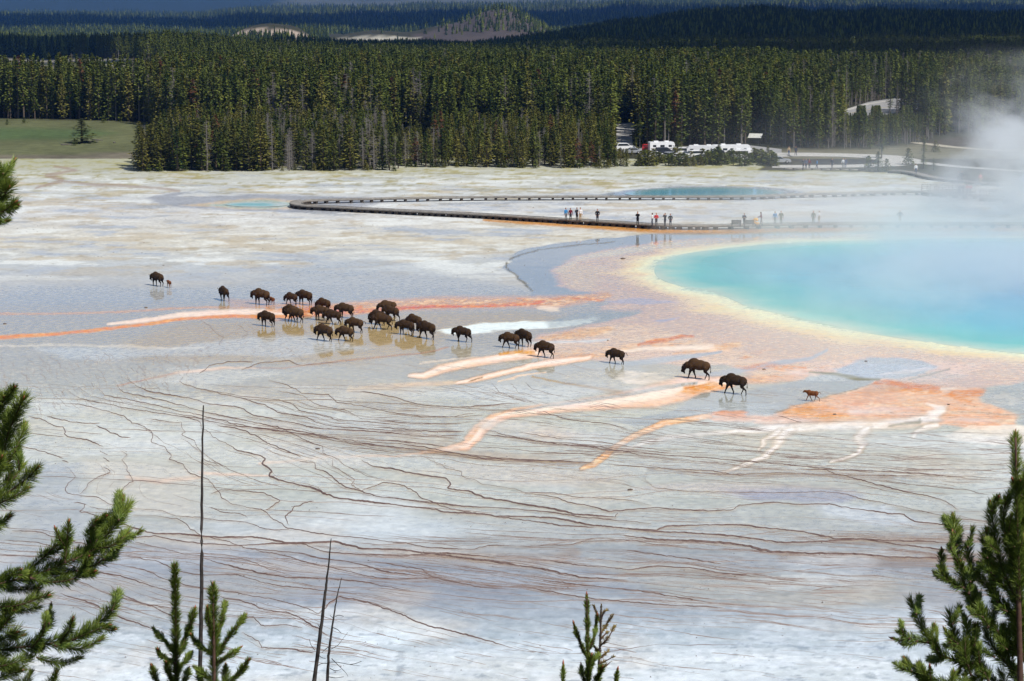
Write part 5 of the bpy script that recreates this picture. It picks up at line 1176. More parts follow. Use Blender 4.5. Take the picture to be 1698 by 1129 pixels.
M_WOOD = simple_mat('weathered_boards', (.27, .25, .22), .85, .3, 1.5); M_WOODD = simple_mat('dark_timber', (.07, .058, .05), .9, .3, 2)
def walk_path(pts, step=.5):
    C_ = [Vector([float(q) for q in P(u, v, 0)]) for u, v in pts]; out = []
    n = len(C_)
    for i in range(n-1):
        p0, p1, p2, p3 = C_[max(i-1, 0)], C_[i], C_[i+1], C_[min(i+2, n-1)]; m = max(2, int((p2-p1).length/step))
        for k in range(m):
            t = k/m; out.append(.5*((2*p1)+(-p0+p2)*t+(2*p0-5*p1+4*p2-p3)*t*t+(-p0+3*p1-3*p2+p3)*t**3))
    out.append(C_[-1]); return out
def boardwalk(pts, z, width, thick, label, spacing, sup_len, rails=False, group=None):
    """spacing: function of the distance walked"""
    C_ = walk_path(pts); root = empty('boardwalk', tuple(C_[0])); tag(root, label, 'boardwalk', group); o0 = C_[0]
    V_, F_ = [], []
    def strip(off0, off1, za, zb):
        b0 = len(V_)
        for i, c in enumerate(C_):
            d = (C_[min(i+1, len(C_)-1)]-C_[max(i-1, 0)]).normalized(); n = Vector((-d.y, d.x, 0)); c = c-o0
            for o_, zz in ((off0, za), (off1, za), (off1, zb), (off0, zb)): V_.append(tuple(c+n*o_+Vector((0, 0, zz))))
        for i in range(len(C_)-1):
            for k in range(4): F_.append((b0+i*4+k, b0+i*4+(k+1) % 4, b0+i*4+4+(k+1) % 4, b0+i*4+4+k))
        F_.append((b0, b0+1, b0+2, b0+3)); e = b0+4*(len(C_)-1); F_.append((e+3, e+2, e+1, e))
    def flush(name, mat):
        me = bpy.data.meshes.new(name); me.from_pydata(V_, [], F_); me.materials.append(mat); me.update(); link_obj(name, me, root); V_.clear(); F_.clear()
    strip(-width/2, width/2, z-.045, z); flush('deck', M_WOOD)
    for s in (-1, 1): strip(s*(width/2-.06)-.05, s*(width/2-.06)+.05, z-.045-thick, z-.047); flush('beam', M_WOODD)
    for s in (-1, 1): strip(s*(width/2-.08)-.045, s*(width/2-.08)+.045, z+.03, z+.11); flush('kerb_rail', M_WOOD)
    acc, nxt, walked = 0, .3, 0; sup = {}
    for i in range(len(C_)-1):
        seg = (C_[i+1]-C_[i]).length; walked += seg
        if walked >= nxt:
            sp = spacing(walked); nxt += sp; d = (C_[i+1]-C_[i]).normalized(); key = round(sup_len(walked), 2)
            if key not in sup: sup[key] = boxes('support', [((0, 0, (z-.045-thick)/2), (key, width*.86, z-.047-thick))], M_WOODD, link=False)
            link_obj('support', sup[key], root, tuple(C_[i]-o0), (0, 0, math.atan2(d.y, d.x)))
    if rails:
        post = boxes('rail_post', [((0, 0, z+.5), (.1, .1, 1.05))], M_WOOD, link=False); w = 0; nx = 0
        for i in range(len(C_)-1):
            w += (C_[i+1]-C_[i]).length
            if w >= nx:
                nx += rails; d = (C_[i+1]-C_[i]).normalized(); n = Vector((-d.y, d.x, 0))
                for s in (-1, 1): link_obj('rail_post', post, root, tuple(C_[i]-o0+n*s*(width/2-.05)))
        for zz in (z+.45, z+.74, z+1.04):
            for s in (-1, 1): strip(s*(width/2-.05)-.035, s*(width/2-.05)+.035, zz-.045, zz+.045); flush('hand_rail', M_WOOD)
    return root
NEAR = [(507,338.2),(494,340.5),(491,343.5),(502,346.5),(540,348.5),(600,351.8),(700,356.8),(800,361.8),(900,368),(940,370.4),(1000,373.8),(1080,378.6),(1150,380.4),(1200,380),(1270,378.5),(1330,377.5),(1400,377),(1500,377),(1600,377.5),(1698,377.5),(1800,379)]
boardwalk(NEAR, .55, 1.9, .12, 'long dark legged boardwalk running past the great spring into the steam', lambda w: 1.15 if w < 72 else 2.1, lambda w: .62 if w < 72 else .3)
BACK = [(507.5,338.3),(530,337.3),(560,336.3),(600,335.4),(640,334.6),(700,333.6),(800,332.2),(900,331.6),(1000,331.4),(1100,331.4),(1200,331.2),(1260,330.2),(1320,327.6),(1400,326),(1480,323.4),(1530,323.6),(1570,327),(1640,330.5),(1720,334)]
boardwalk(BACK, .5, 1.6, .08, 'rear return run of the boardwalk on small dark blocks behind the standing people', lambda w: 1.7, lambda w: .32)
boardwalk([(1477,286.3),(1500,287.6),(1520,291),(1546,297.5),(1580,301.5),(1607,304.8),(1650,308),(1720,312)], .4, 2.2, .1, 'wide pale boardwalk bending down from the gravel loop into the steam', lambda w: 3, lambda w: .4)
boardwalk([(1534,324.5),(1556,324),(1585,323),(1612,322.5)], .6, 3.0, .14, 'railed wooden viewing platform at the right where visitors stand', lambda w: 2, lambda w: .4, rails=1.0)
boardwalk([(1632,333),(1665,336),(1720,340)], .6, 2.2, .14, 'railed walkway at the right edge, veiled by steam', lambda w: 2, lambda w: .4, rails=1.5)
for (u, f, a, lab) in [(1591,-90,'navy','person in navy leaning at the platform rail, leftmost of four'), (1597,-90,'charcoal','person in charcoal at the platform rail, second of four'), (1603.5,-90,'red','person in red at the platform rail, third of four'), (1609,-90,'pink','person in faded pink at the platform rail, rightmost of four')]:
    person(u, 323.2, .6, f, 'fold', a, 'charcoal', lab, 1.7, group='visitors on the railed platform')
for (u, v, f, a, b, lab) in [(1518.5,288.4,-90,'white','jeans','person in white and red near the bend of the far boardwalk'), (1589,301,-90,'grey','charcoal','left one of two grey figures in the steam on the far boardwalk'), (1594.6,301.4,-90,'charcoal','charcoal','right one of two grey figures in the steam on the far boardwalk'), (1625.5,304.5,-90,'pink','tan','faint pinkish figure deep in the steam on the far boardwalk')]:
    person(u, v, .41, f, 'walk', a, b, lab, 1.75, group='visitors on the far boardwalk')
def bench(u, v, lab):
    x_, y_, _ = P(u, v, .56); r = empty('bench', (float(x_), float(y_), .56), 0); tag(r, lab, 'bench', 'benches on the boardwalk')
    sl_ = boxes('slat', [((0, 0, 0), (1.3, .12, .05))], M_WOODD, link=False)
    for k in range(3): link_obj('seat_slat', sl_, r, (0, -.16+.15*k, .46))
    for k in range(3): link_obj('back_slat', sl_, r, (0, -.30-.02*k, .62+.15*k), (math.radians(80), 0, 0))
    lg = boxes('leg', [((0, -.22, .45), (.08, .08, .92)), ((0, .16, .22), (.08, .08, .44)), ((0, -.02, .40), (.07, .44, .07))], M_WOODD, link=False)
    for s in (-.55, .55): link_obj('leg', lg, r, (s, 0, 0))
bench(1220.5, 376.2, 'left one of the two dark benches on the near boardwalk'); bench(1241.5, 376.2, 'right one of the two dark benches, in front of the seated looking person')
M_YEL = simple_mat('yellow_fabric', (.75, .42, .04), .6, .1, 4); M_MET = simple_mat('grey_metal', (.35, .36, .38), .35, .1, 4, .5, .8); M_RUB = simple_mat('rubber', (.02, .02, .02), .8, .1, 4)
x_, y_, _ = P(1254.5, 375.3, .57); sr = empty('stroller', (float(x_), float(y_), .57), math.pi); tag(sr, 'yellow orange jogging stroller being folded beside the benches', 'stroller')
prism('seat', [(-.4,.35),(-.1,.25),(.3,.45),(.55,.95),(.42,1.0),(.1,.62),(-.35,.5)], -.24, .24, M_YEL, .03, sr); link_obj('canopy', blob('canopy', [('e', (.12, 0, .95), (.34, .27, .2)), ('e', (-.02, 0, .86), (.2, .25, .16))], .05, M_YEL, 2), sr)
link_obj('frame', tube_mesh('frame', [[((-.55, s*.22, .2), .02), ((.0, s*.25, .5), .02), ((.6, s*.25, 1.08), .02)] for s in (1, -1)]+[[((.6, -.25, 1.08), .02), ((.6, .25, 1.08), .02)]], M_MET), sr)
wheel_me = tube_mesh('wheel', [[((.2*math.cos(a*.524), 0, .2+.2*math.sin(a*.524)), .025) for a in range(13)]], M_RUB, 5)
for p in ((-.55, 0, 0), (.3, .28, 0), (.3, -.28, 0)): link_obj('wheel', wheel_me, sr, p)

# vehicles
M_WHT = simple_mat('white_paint', (.78, .79, .80), .3, .04, 1, .5); M_SIL = simple_mat('silver_paint', (.45, .47, .50), .28, .05, 1, .5, .4); M_DRK = simple_mat('dark_paint', (.03, .035, .05), .25, .05, 1, .5); M_REDP = simple_mat('red_paint', (.38, .02, .02), .3, .05, 1, .5)
M_GLS = simple_mat('tinted_glass', (.02, .025, .03), .08, .05, 1, .6); M_HUB = simple_mat('hub', (.4, .4, .42), .4, .1, 5, .5, .6); M_TAN = simple_mat('stripe_paint', (.30, .27, .24), .4, .05, 2); M_LAMP = simple_mat('lamp_glass', (.7, .7, .66), .15, .05, 3)
def wheels(r, xs, w, rad=.34):
    t_ = tube_mesh('wheel', [[((0, -.12, 0), rad), ((0, .12, 0), rad)]], M_RUB, 14); h_ = tube_mesh('rim', [[((0, -.13, 0), rad*.55), ((0, .13, 0), rad*.55)]], M_HUB, 10)
    for x in xs:
        for s in (1, -1): o = link_obj('wheel', t_, r, (x, s*w, rad)); link_obj('rim', h_, o)
def car(u, v, rz, paint, label, kind='suv', name='parked_car', sc=1.0, cat='car', group='cars in the parking area'):
    x_, y_, _ = P(u, v, .02); r = empty(name, (float(x_), float(y_), .02), math.radians(rz)); r.scale = (sc*.92,)*3; tag(r, label, cat, group)
    if kind == 'suv': body = [(-2.3,.35),(-2.35,.9),(-2.2,1.05),(-1.95,1.68),(.35,1.70),(1.05,1.10),(2.1,.98),(2.32,.75),(2.32,.35)]; gl = [(-2.0,1.1),(-1.82,1.58),(.28,1.6),(.85,1.1)]; hh = .85
    elif kind == 'van': body = [(-2.6,.35),(-2.62,2.0),(-2.4,2.15),(1.2,2.15),(1.95,1.35),(2.6,1.15),(2.7,.8),(2.7,.35)]; gl = [(-2.4,1.35),(-2.35,1.95),(1.15,1.95),(1.65,1.35)]; hh = .95
    else: body = [(-2.2,.3),(-2.25,.85),(-1.6,.98),(-1.05,1.40),(.15,1.43),(.95,.98),(2.05,.88),(2.25,.65),(2.25,.3)]; gl = [(-1.45,.98),(-.98,1.34),(.12,1.36),(.75,.98)]; hh = .82
    prism('body', body, -hh, hh, paint, .06, r)
    for s in (1, -1): prism('side_window', gl, s*hh-.012, s*hh+.012, M_GLS, 0, r)
    x1, z1 = gl[2]; x2, z2 = (gl[3][0]+.2, gl[3][1]); dx, dz = x2-x1, z2-z1; a = math.atan2(-dz, dx)
    bx = {'suv': (.70, 1.42), 'van': (1.60, 1.78), 'car': (.58, 1.22)}[kind if kind in ('suv', 'van') else 'car']
    boxes('windscreen', [((bx[0], 0, bx[1]), (math.hypot(dx, dz)*.9, hh*1.7, .03), 0, a)], M_GLS, 0, r); boxes('rear_window', [((gl[0][0]-.12, 0, (gl[0][1]+gl[1][1])/2), (.03, hh*1.6, (gl[1][1]-gl[0][1])*.8))], M_GLS, 0, r)
    for s in (1, -1): boxes('headlight', [((body[-2][0]-.03, s*hh*.72, body[-2][1]-.05), (.1, .3, .16))], M_LAMP, 0, r)
    wheels(r, (-1.4, 1.4), hh-.06); return r
def rv(u, v, rz, L, H, label, nose=False, cab=False, name='motorhome', cat='motorhome', nwin=4, group='motorhomes and trailers in the parking area'):
    x_, y_, _ = P(u, v+2.5, .02); r = empty(name, (float(x_), float(y_), .02), math.radians(rz)); r.scale = (.92, .9, .72); tag(r, label, cat, group); w = 1.22
    if cab: prof = [(-L/2,.5),(-L/2,H),(L/2-.9,H),(L/2-.35,H-.25),(L/2-.35,H-.95),(L/2-1.0,H-1.05),(L/2-1.0,.5)]
    elif nose: prof = [(-L/2,.5),(-L/2,H-.1),(-L/2+.2,H),(L/2-.5,H),(L/2,H-.8),(L/2,1.3),(L/2-.4,.5)]
    else: prof = [(-L/2,.55),(-L/2,H-.15),(-L/2+.15,H),(L/2-.25,H),(L/2,H-.5),(L/2,.9),(L/2-.15,.55)]
    prism('body', prof, -w, w, M_WHT, .05, r)
    if cab:
        prism('cab', [(L/2-1.1,.4),(L/2-1.1,1.9),(L/2-.3,1.85),(L/2+.3,1.2),(L/2+.95,1.1),(L/2+1.0,.4)], -.98, .98, M_WHT, .06, r)
        for s in (1, -1): prism('cab_window', [(L/2-.9,1.2),(L/2-.9,1.75),(L/2-.35,1.7),(L/2+.05,1.2)], s*.98-.012, s*.98+.012, M_GLS, 0, r)
        boxes('windscreen', [((L/2+.02, 0, 1.55), (.8, 1.7, .03), 0, math.radians(48))], M_GLS, 0, r)
    wm = boxes('window', [((0, 0, 0), (.9, .04, .55))], M_GLS, 0, None, False); bel = -L/2+.7
    for k in range(nwin):
        x = -L/2+1.0+k*(L-2.0)/max(1, nwin-1)
        for s in (1, -1): link_obj('window', wm, r, (x, s*(w+.005), H*.63), None, (1 if k % 2 else .75, 1, 1))
    boxes('end_window', [((L/2-(.0 if nose and False else .02)+(0 if cab else .02), 0, H*.68), (.05, 1.9, .7))] if not cab else [((-L/2-.01, 0, H*.66), (.04, 1.4, .6))], M_GLS, 0, r)
    for s in (1, -1): boxes('stripe', [((-.2, s*(w+.008), H*.40), (L*.86, .012, .14)), ((L*.18, s*(w+.008), H*.34), (L*.4, .012, .07))], M_TAN, 0, r)
    for s in (1,): boxes('door', [((L*.16, -(w+.012), 1.45), (.68, .02, 1.75))], M_WHT, .01, r)
    ac = boxes('roof_unit', [((0, 0, .14), (.95, .75, .28))], M_WHT, .06, None, False)
    for x in (-L*.22, L*.2): link_obj('roof_unit', ac, r, (x, 0, H))
    wheels(r, (-L*.18, -L*.18-.8) if not cab and L > 7 and nose else (-L*.3, L*.3+.3 if cab else L*.32), w-.12, .38); return r
rv(1096.5, 249.5, 8, 5.3, 2.75, 'short white motorhome at the left of the parked vehicles', nwin=3)
rv(1164, 257, 176, 6.2, 2.9, 'white trailer with a dark front window, left part of the long white row', nose=True, nwin=3, name='travel_trailer', cat='trailer')
rv(1212, 256, 4, 7.6, 2.95, 'longest white motorhome in the middle of the parked row', nwin=5)
rv(1233, 262.5, 2, 5.0, 2.75, 'white cab-over camper at the right end of the parked row', cab=True, nwin=2, name='camper', cat='camper')
car(1133, 258, 20, M_WHT, 'white sport utility car left of the trailer', 'suv'); car(1148, 263, 200, M_WHT, 'white car parked in front of the trailer', 'suv'); car(1220, 266, 178, M_WHT, 'white van before the cab-over camper', 'van', 'parked_van', cat='van')
car(1104, 258, 5, M_DRK, 'dark car before the short motorhome', 'suv'); car(1086, 262, 30, M_WHT, 'white car partly hidden behind the left young pines', 'car'); car(1113, 263, 40, M_SIL, 'silver car behind the gap in the young pines', 'car')
car(1128, 265, 60, M_WHT, 'white car behind the middle young pines', 'car'); car(1073, 250, 80, M_REDP, 'red car at the left end beside the short motorhome', 'car'); car(1183, 263, 185, M_DRK, 'dark pickup sized car before the long motorhome', 'suv')
car(1037, 249, 10, M_WHT, 'white car on the left road, upper one of two', 'suv', sc=.9); car(1047, 255, 190, M_SIL, 'silver car on the left road, lower one of two', 'car', sc=.9); car(1292, 271, 3, M_SIL, 'silver car entering the gravel loop right of the young pines', 'car', 'driving_car')
car(1158, 268, 150, M_SIL, 'silver car low behind the young pines under the trailer', 'car')
# sign shelter with a slanted roof
x_, y_, _ = P(1252, 240, .02); k = empty('information_shelter', (float(x_), float(y_), .02), math.radians(75)); k.scale = (.9, .9, .72); tag(k, 'small open shelter with a slanted pale roof at the forest edge', 'shelter')
boxes('roof', [((0, 0, 2.5), (2.5, 3.0, .12), 0, math.radians(-24))], simple_mat('pale_roof', (.55, .56, .52), .6, .1, 2), .02, k)
for x in (-1.0, 1.0): boxes('post', [((0, x, 1.15), (.16, .16, 2.3))], M_WOODD, 0, k)
boxes('notice_board', [((0, 0, 1.3), (.08, 1.6, 1.0))], M_WOODD, 0, k)
# fence rails and boulders by the loop
for (u0, v0, u1, v1) in ((1300,281.5,1440,283.5),):
    a = Vector([float(q) for q in P(u0, v0)]); b = Vector([float(q) for q in P(u1, v1)]); r = empty('log_barrier', tuple(a), math.atan2(b.y-a.y, b.x-a.x)); tag(r, 'low weathered log barrier along the front of the gravel loop', 'barrier')
    n = 9; Lw = (b-a).length/n; lm = tube_mesh('log', [[((0, 0, .22), .11), ((Lw*.9, 0, .2), .09)]], M_WOOD, 7); pm = boxes('post', [((0, 0, .15), (.25, .25, .34))], M_WOODD, 0, None, False)
    for k in range(n): link_obj('log', lm, r, (k*Lw, 0, 0)); link_obj('post', pm, r, (k*Lw, 0, 0))
def rock(u, v, s, label, z=0, name='rock', col=(.07, .055, .045)):
    rg_ = random.Random(int(u*7+v)); bm = bmesh.new(); bmesh.ops.create_icosphere(bm, subdivisions=2, radius=1)
    for w in bm.verts: w.co *= (1+.35*mnoise.noise(w.co*1.6+Vector((u, v, 0)))); w.co = Vector((w.co.x*s, w.co.y*s*.8, max(w.co.z, -.3)*s*.35))
    me = bpy.data.meshes.new(name); bm.to_mesh(me); bm.free(); me.materials.append(M_ROCK)
    x_, y_, _ = P(u, v); o = link_obj(name, me, None, (float(x_), float(y_), .02)); tag(o, label, 'rock', 'dark crusts lying on the flats'); return o
M_ROCK = simple_mat('dark_crust', (.10, .07, .055), .8, .4, 6)
for (u, v, s, lab) in [(1267,612.5,.26,'small dark crust on the pink mat above the two lead bison'), (1436,599,.22,'small crust on the grey blue tongue below the great spring'), (1573,671,.20,'dark crust on the orange mat at the right'), (1008,564.5,.2,'small crust left of the tail raising bison'),
   (1045,812.5,.3,'flat dark crust on the grey terraces in the lower middle'), (1384,687,.22,'crust on the orange mat beyond the trailing calf'), (1033,429,.5,'flat brownish crust on the pink shore left of the spring'), (271,440,.2,'tiny crust above the lone cow'), (527,744.5,.3,'flat dark crust among the rims in the centre left'),
   (242,510,.3,'small crust left of the orange line'), (8,537,.3,'small crust at the left edge above the orange line')]:
    if s: rock(u, v, s*.62, lab)

# crust crumbs strewn over the drier crust
rp_ = np.random.default_rng(77); n = 5200; us_ = rp_.uniform(-100, 1800, n); vs_ = np.where(rp_.random(n) < .6, rp_.uniform(276, 460, n), rp_.uniform(690, 1125, n)); keep = fbm(us_/90, vs_/14, 700, 3) > -.02; us_, vs_ = us_[keep], vs_[keep]
kx, ky, _ = P(us_, vs_); kk = ~(inside(us_, vs_, POOL) | inside(us_, vs_, POOL2) | inside(us_, vs_, POOL3)); kx, ky = kx[kk], ky[kk]; n = len(kx); s_ = (.02+.07*rp_.random(n)**4)*np.where(ky < 200, .6, 1)
T4 = np.array([(-1, -.7, -.2), (1, -.6, -.2), (.1, .9, -.2), (0, 0, .8)]); Vp = (T4[None]*s_[:, None, None]*(.7+.6*rp_.random((n, 4, 1))))+np.stack([kx, ky, np.full(n, .01)], 1)[:, None]
Fp = (np.arange(n)[:, None, None]*4+np.array([(0, 1, 3), (1, 2, 3), (2, 0, 3)])[None]).reshape(-1, 3)
pb = mesh_np('pebbles', Vp.reshape(-1, 3), Fp, [M_ROCK]); tag(pb, kind='stuff', label='crumbs of broken crust strewn over the flats')

for k, (u, v, L_, a_) in enumerate([(150,235.5,3.2,.2),(162,233,2.4,-.3),(110,240.5,2.2,.4),(190,237,.8,1.2),(244,250,3.5,.5)]):
    x_, y_, _ = P(u, v); o = link_obj('fallen_log', tube_mesh('fallen_log', [[((-L_/2, 0, .14), .13), ((0, .05, .16), .12), ((L_/2, 0, .12), .06)]], M_BARKG, 7), None, (float(x_), float(y_), .0), (0, 0, a_)); tag(o, ['bleached log right of the lone meadow pine', 'shorter bleached log beyond the one beside the lone pine', 'bleached log left of the lone meadow pine', 'small pale stump in the meadow', 'long bleached log beside the front of the tree clump'][k], 'log')
# ------------------------------------------------------------------ young pines and snags on the slope below the camera
def needle_mat(name, a, b):
    t = NT(name); at = t.attr('age'); c = t.mix(at.outputs['Fac'], a, b); s = t.bsdf(c, .5, .3)
    return s
M_NEED = needle_mat('green_needles', (.042, .095, .012), (.23, .29, .05)); M_NEEDY = needle_mat('yellowed_needles', (.12, .09, .03), (.33, .24, .07))
M_TWIG = simple_mat('twig_bark', (.10, .055, .04), .85, .3, 30); M_BUD = simple_mat('bud', (.30, .095, .055), .7, .25, 40)
M_CHAR = simple_mat('charred_bark', (.045, .038, .036), .85, .7, 14)
def catmull(pts, n):
    P_ = [Vector(p) for p in pts]; out = []
    for i in range(len(P_)-1):
        p0, p1, p2, p3 = P_[max(i-1, 0)], P_[i], P_[i+1], P_[min(i+2, len(P_)-1)]
        for k in range(n): t = k/n; out.append(.5*((2*p1)+(-p0+p2)*t+(2*p0-5*p1+4*p2-p3)*t*t+(-p0+3*p1-3*p2+p3)*t**3))
    out.append(P_[-1]); return out
def shoot(root, o0, pts, rad, d, seed, mat=M_NEED, bare=0.0, bud=True, dens=1.0, wood=.007, name='branch', sparse=0):
    """pts in photo pixels from base to tip; rad needle reach in pixels; d distance in metres (base, tip)"""
    rg = np.random.default_rng(seed); m = len(pts); dep = np.linspace(d[0], d[1], m)+np.r_[0, rg.uniform(-.06, .06, m-1)]
    L3 = catmull([PD(p[0], p[1], q)-o0 for p, q in zip(pts, dep)], 6); A = np.array([tuple(p) for p in L3]); sl = np.r_[0, np.cumsum(np.linalg.norm(np.diff(A, axis=0), axis=1))]; Lt = sl[-1]
    ch = [((tuple(p)), wood*(1-.65*k/len(L3))) for k, p in enumerate(L3)]
    br = link_obj(name, tube_mesh(name, [ch], M_TWIG, 5), root)
    mpp = d[1]/F; nl = rad*mpp*1.75; n = int(Lt/.00042*dens); s = Lt*(bare+(1-bare)*np.sort(rg.random(n))); s = np.minimum(s, Lt*.995)
    if sparse: s = s[(vnoise(s/(.05), s*0+seed, seed) > sparse)]; n = len(s)
    base = np.stack([np.interp(s, sl, A[:, i]) for i in range(3)], 1); e = np.minimum(s+.01, Lt); b = s-.01; ax = np.stack([np.interp(e, sl, A[:, i])-np.interp(b, sl, A[:, i]) for i in range(3)], 1); ax /= np.linalg.norm(ax, axis=1)[:, None]+1e-9
    r = rg.normal(size=(n, 3)); r -= ax*(r*ax).sum(1)[:, None]; r /= np.linalg.norm(r, axis=1)[:, None]
    tipf = np.clip((s-(Lt-.05))/.05, 0, 1); al = rg.uniform(.55, 1.1, n)*(1-.6*tipf); dr = ax*np.cos(al)[:, None]+r*np.sin(al)[:, None]; dr[:, 2] += .12; dr /= np.linalg.norm(dr, axis=1)[:, None]
    ln = nl*rg.uniform(.6, 1.15, n)*(.8+.2*np.sin(s*40+seed)); w = np.cross(dr, rg.normal(size=(n, 3))); w /= np.linalg.norm(w, axis=1)[:, None]; hw = .0015*(d[1]/13)
    tip = base+dr*ln[:, None]; mid = base+dr*(ln*.55)[:, None]+np.array([0, 0, .002])
    V_ = np.stack([base, mid+w*hw, tip, mid-w*hw], 1).reshape(-1, 3); Fq = np.arange(4*n).reshape(-1, 4)
    age = np.repeat(np.clip(rg.uniform(0, .55, n)+.45*(s/Lt)**2, 0, 1), 4); age[2::4] = np.clip(age[2::4]+.25, 0, 1)
    nd = mesh_np('needles', V_, Fq, [mat], False, {'age': ('FLOAT', age)}, br); nd['kind'] = 'stuff'
    if bud:
        t_, q_ = L3[-1], (L3[-1]-L3[-3]).normalized(); bl = (.028+.012*rg.random())*d[1]/13
        link_obj('bud', tube_mesh('bud', [[(tuple(t_-q_*.01), .0045*d[1]/13), (tuple(t_+q_*bl*.5), .0062*d[1]/13), (tuple(t_+q_*bl), .0022)]], M_BUD, 5), br)
    return br
def pine(label, trunk, trad, d, shoots_, seed, mat=M_NEED, dens=1.0, name='young_pine', sparse=0, group=None, bark=M_TWIG, budk=True):
    """trunk: pixels from low to high; its foot goes down to the slope"""
    lo = PD(trunk[0][0], trunk[0][1], d); gz = float(hill_z(lo.x, lo.y)); root = empty(name, (lo.x, lo.y, gz)); o0 = Vector((lo.x, lo.y, gz)); tag(root, label, 'tree', group)
    T_ = [Vector((0, 0, -.15))]+[PD(u, v, d)-o0 for u, v in trunk]; n = len(T_)
    cs = catmull(T_, 5); H_ = len(cs); link_obj('trunk', tube_mesh('trunk', [[(tuple(p), max(trad*d/F*(1-.86*k/H_), .003)) for k, p in enumerate(cs)]], bark, 8), root)
    if d < 16:      # short side shoots along the longer boughs
        rs = random.Random(seed*7); extra = []
        for s in shoots_:
            p_ = s[0]
            if len(p_) < 3: continue
            for k in range(len(p_)-1):
                for sg in (-1, 1):
                    if rs.random() < (.74 if seed == 1 else .62): continue
                    t_ = rs.uniform(.2, .9); x_ = p_[k][0]*(1-t_)+p_[k+1][0]*t_; y_ = p_[k][1]*(1-t_)+p_[k+1][1]*t_; a_ = math.atan2(p_[k+1][1]-p_[k][1], p_[k+1][0]-p_[k][0])+sg*rs.uniform(.35, .75); L_ = rs.uniform(20, 34)
                    extra.append(([(x_, y_), (x_+math.cos(a_)*L_*.55, y_+math.sin(a_)*L_*.55), (x_+math.cos(a_)*L_*.9, y_+math.sin(a_)*L_*.9-L_*.18)], s[1]*.72, (s[2] if len(s) > 2 else 0)+rs.uniform(-.12, .12)))
        shoots_ = list(shoots_)+extra
    for i, s in enumerate(shoots_):
        pts, rad = s[0], s[1]; off = s[2] if len(s) > 2 else 0; rgx = random.Random(seed*100+i)
        shoot(root, o0, pts, rad, (d+(off*.3), d+off+rgx.uniform(-.08, .08)), seed*100+i, mat, bare=s[3] if len(s) > 3 else 0, dens=dens, sparse=sparse, bud=budk, wood=.0065*d/13*(1.3 if len(pts) > 3 else .9))
    return root
pine('large pine bough tree at the left edge reaching over the terraces', [(-70,1500),(-66,1129),(-62,700),(-58,420),(-50,240)], 16, 13.0, [
  ([(-30,800),(2,755),(16,712),(30,680),(38,662)], 22), ([(-20,770),(0,735),(10,700),(14,690)], 20, .2), ([(-30,730),(-8,690),(4,668),(6,660)], 18, -.2), ([(-20,800),(15,765),(32,730),(40,708)], 17, .15), ([(-30,850),(-8,790),(2,760)], 20, -.2),
  ([(-60,390),(-25,360),(0,335),(14,312)], 20), ([(-60,370),(-20,330),(-2,302),(6,284)], 17, .1), ([(-60,350),(-30,345),(0,352),(22,338)], 14, -.1), ([(-60,400),(-30,372),(-6,362)], 15, .1),
  ([(-60,870),(-20,835),(20,812),(48,790),(62,776)], 17), ([(-50,850),(-10,822),(20,796),(36,774)], 15, .15), ([(-20,840),(15,828),(42,812)], 14, -.1), ([(-60,900),(-20,880),(4,866),(14,858)], 15),
  ([(-60,985),(0,968),(60,952),(110,932),(160,902),(190,872),(211,842)], 17, .2, .12), ([(35,958),(60,935),(85,912),(100,897)], 14, .1), ([(108,934),(110,905),(112,885),(114,868)], 13, -.1), ([(145,912),(165,880),(184,862),(200,850)], 16, .3), ([(120,930),(155,912),(185,905),(208,888)], 15, .0),
  ([(70,952),(110,950),(150,940),(180,922),(196,910)], 15, .2), ([(50,958),(80,965),(115,962),(140,950)], 12, -.1), ([(0,970),(30,978),(60,975)], 11, .1), ([(150,900),(150,880),(158,866)], 13, .1), ([(-20,975),(10,955),(32,945)], 11, .0),
  ([(-60,1015),(-10,1008),(30,1004),(64,992),(78,988)], 14), ([(0,1008),(35,1012),(60,1008)], 11, .1),
  ([(-60,1090),(0,1078),(60,1070),(120,1060),(160,1035),(190,1008)], 17, .2, .1), ([(55,1072),(72,1050),(84,1030)], 12, .1), ([(100,1066),(114,1045),(120,1028)], 12, -.1), ([(90,1070),(130,1076),(165,1062)], 13, .1), ([(120,1062),(150,1048),(178,1038)], 13, .0),
  ([(-60,1070),(-10,1050),(12,1030),(20,1015)], 17), ([(-40,1080),(0,1062),(25,1050)], 16, .1), ([(-20,1110),(20,1100),(50,1090)], 15, .1), ([(-40,1140),(10,1120),(35,1112)], 15), ([(60,1180),(80,1150),(92,1118)], 15, .1), ([(20,1170),(40,1140),(50,1118)], 14, .2), ([(60,1090),(100,1100),(130,1092)], 10, .2)],
  1, dens=1.15)
pine('left young pine of the pair beside the tall bare pole', [(292,1400),(292,1129),(291,1000),(290,945)], 5.5, 19, [
  ([(293,1160),(292,1080),(291,1010),(290,942)], 11, 0), ([(297,1085),(308,1058),(316,1034),(322,1012)], 9, .15), ([(290,1082),(278,1068),(265,1055),(256,1044)], 7.5, .1), ([(292,1100),(278,1094),(266,1086),(262,1078)], 7, -.1), ([(291,1110),(306,1098),(316,1084)], 8, .1),
  ([(280,1160),(262,1135),(252,1106)], 9, .1), ([(292,1150),(282,1120),(276,1100)], 9, -.1), ([(294,1160),(306,1130),(312,1112)], 9, .15)], 2, dens=1.25, group='young pines beside the bare pole')
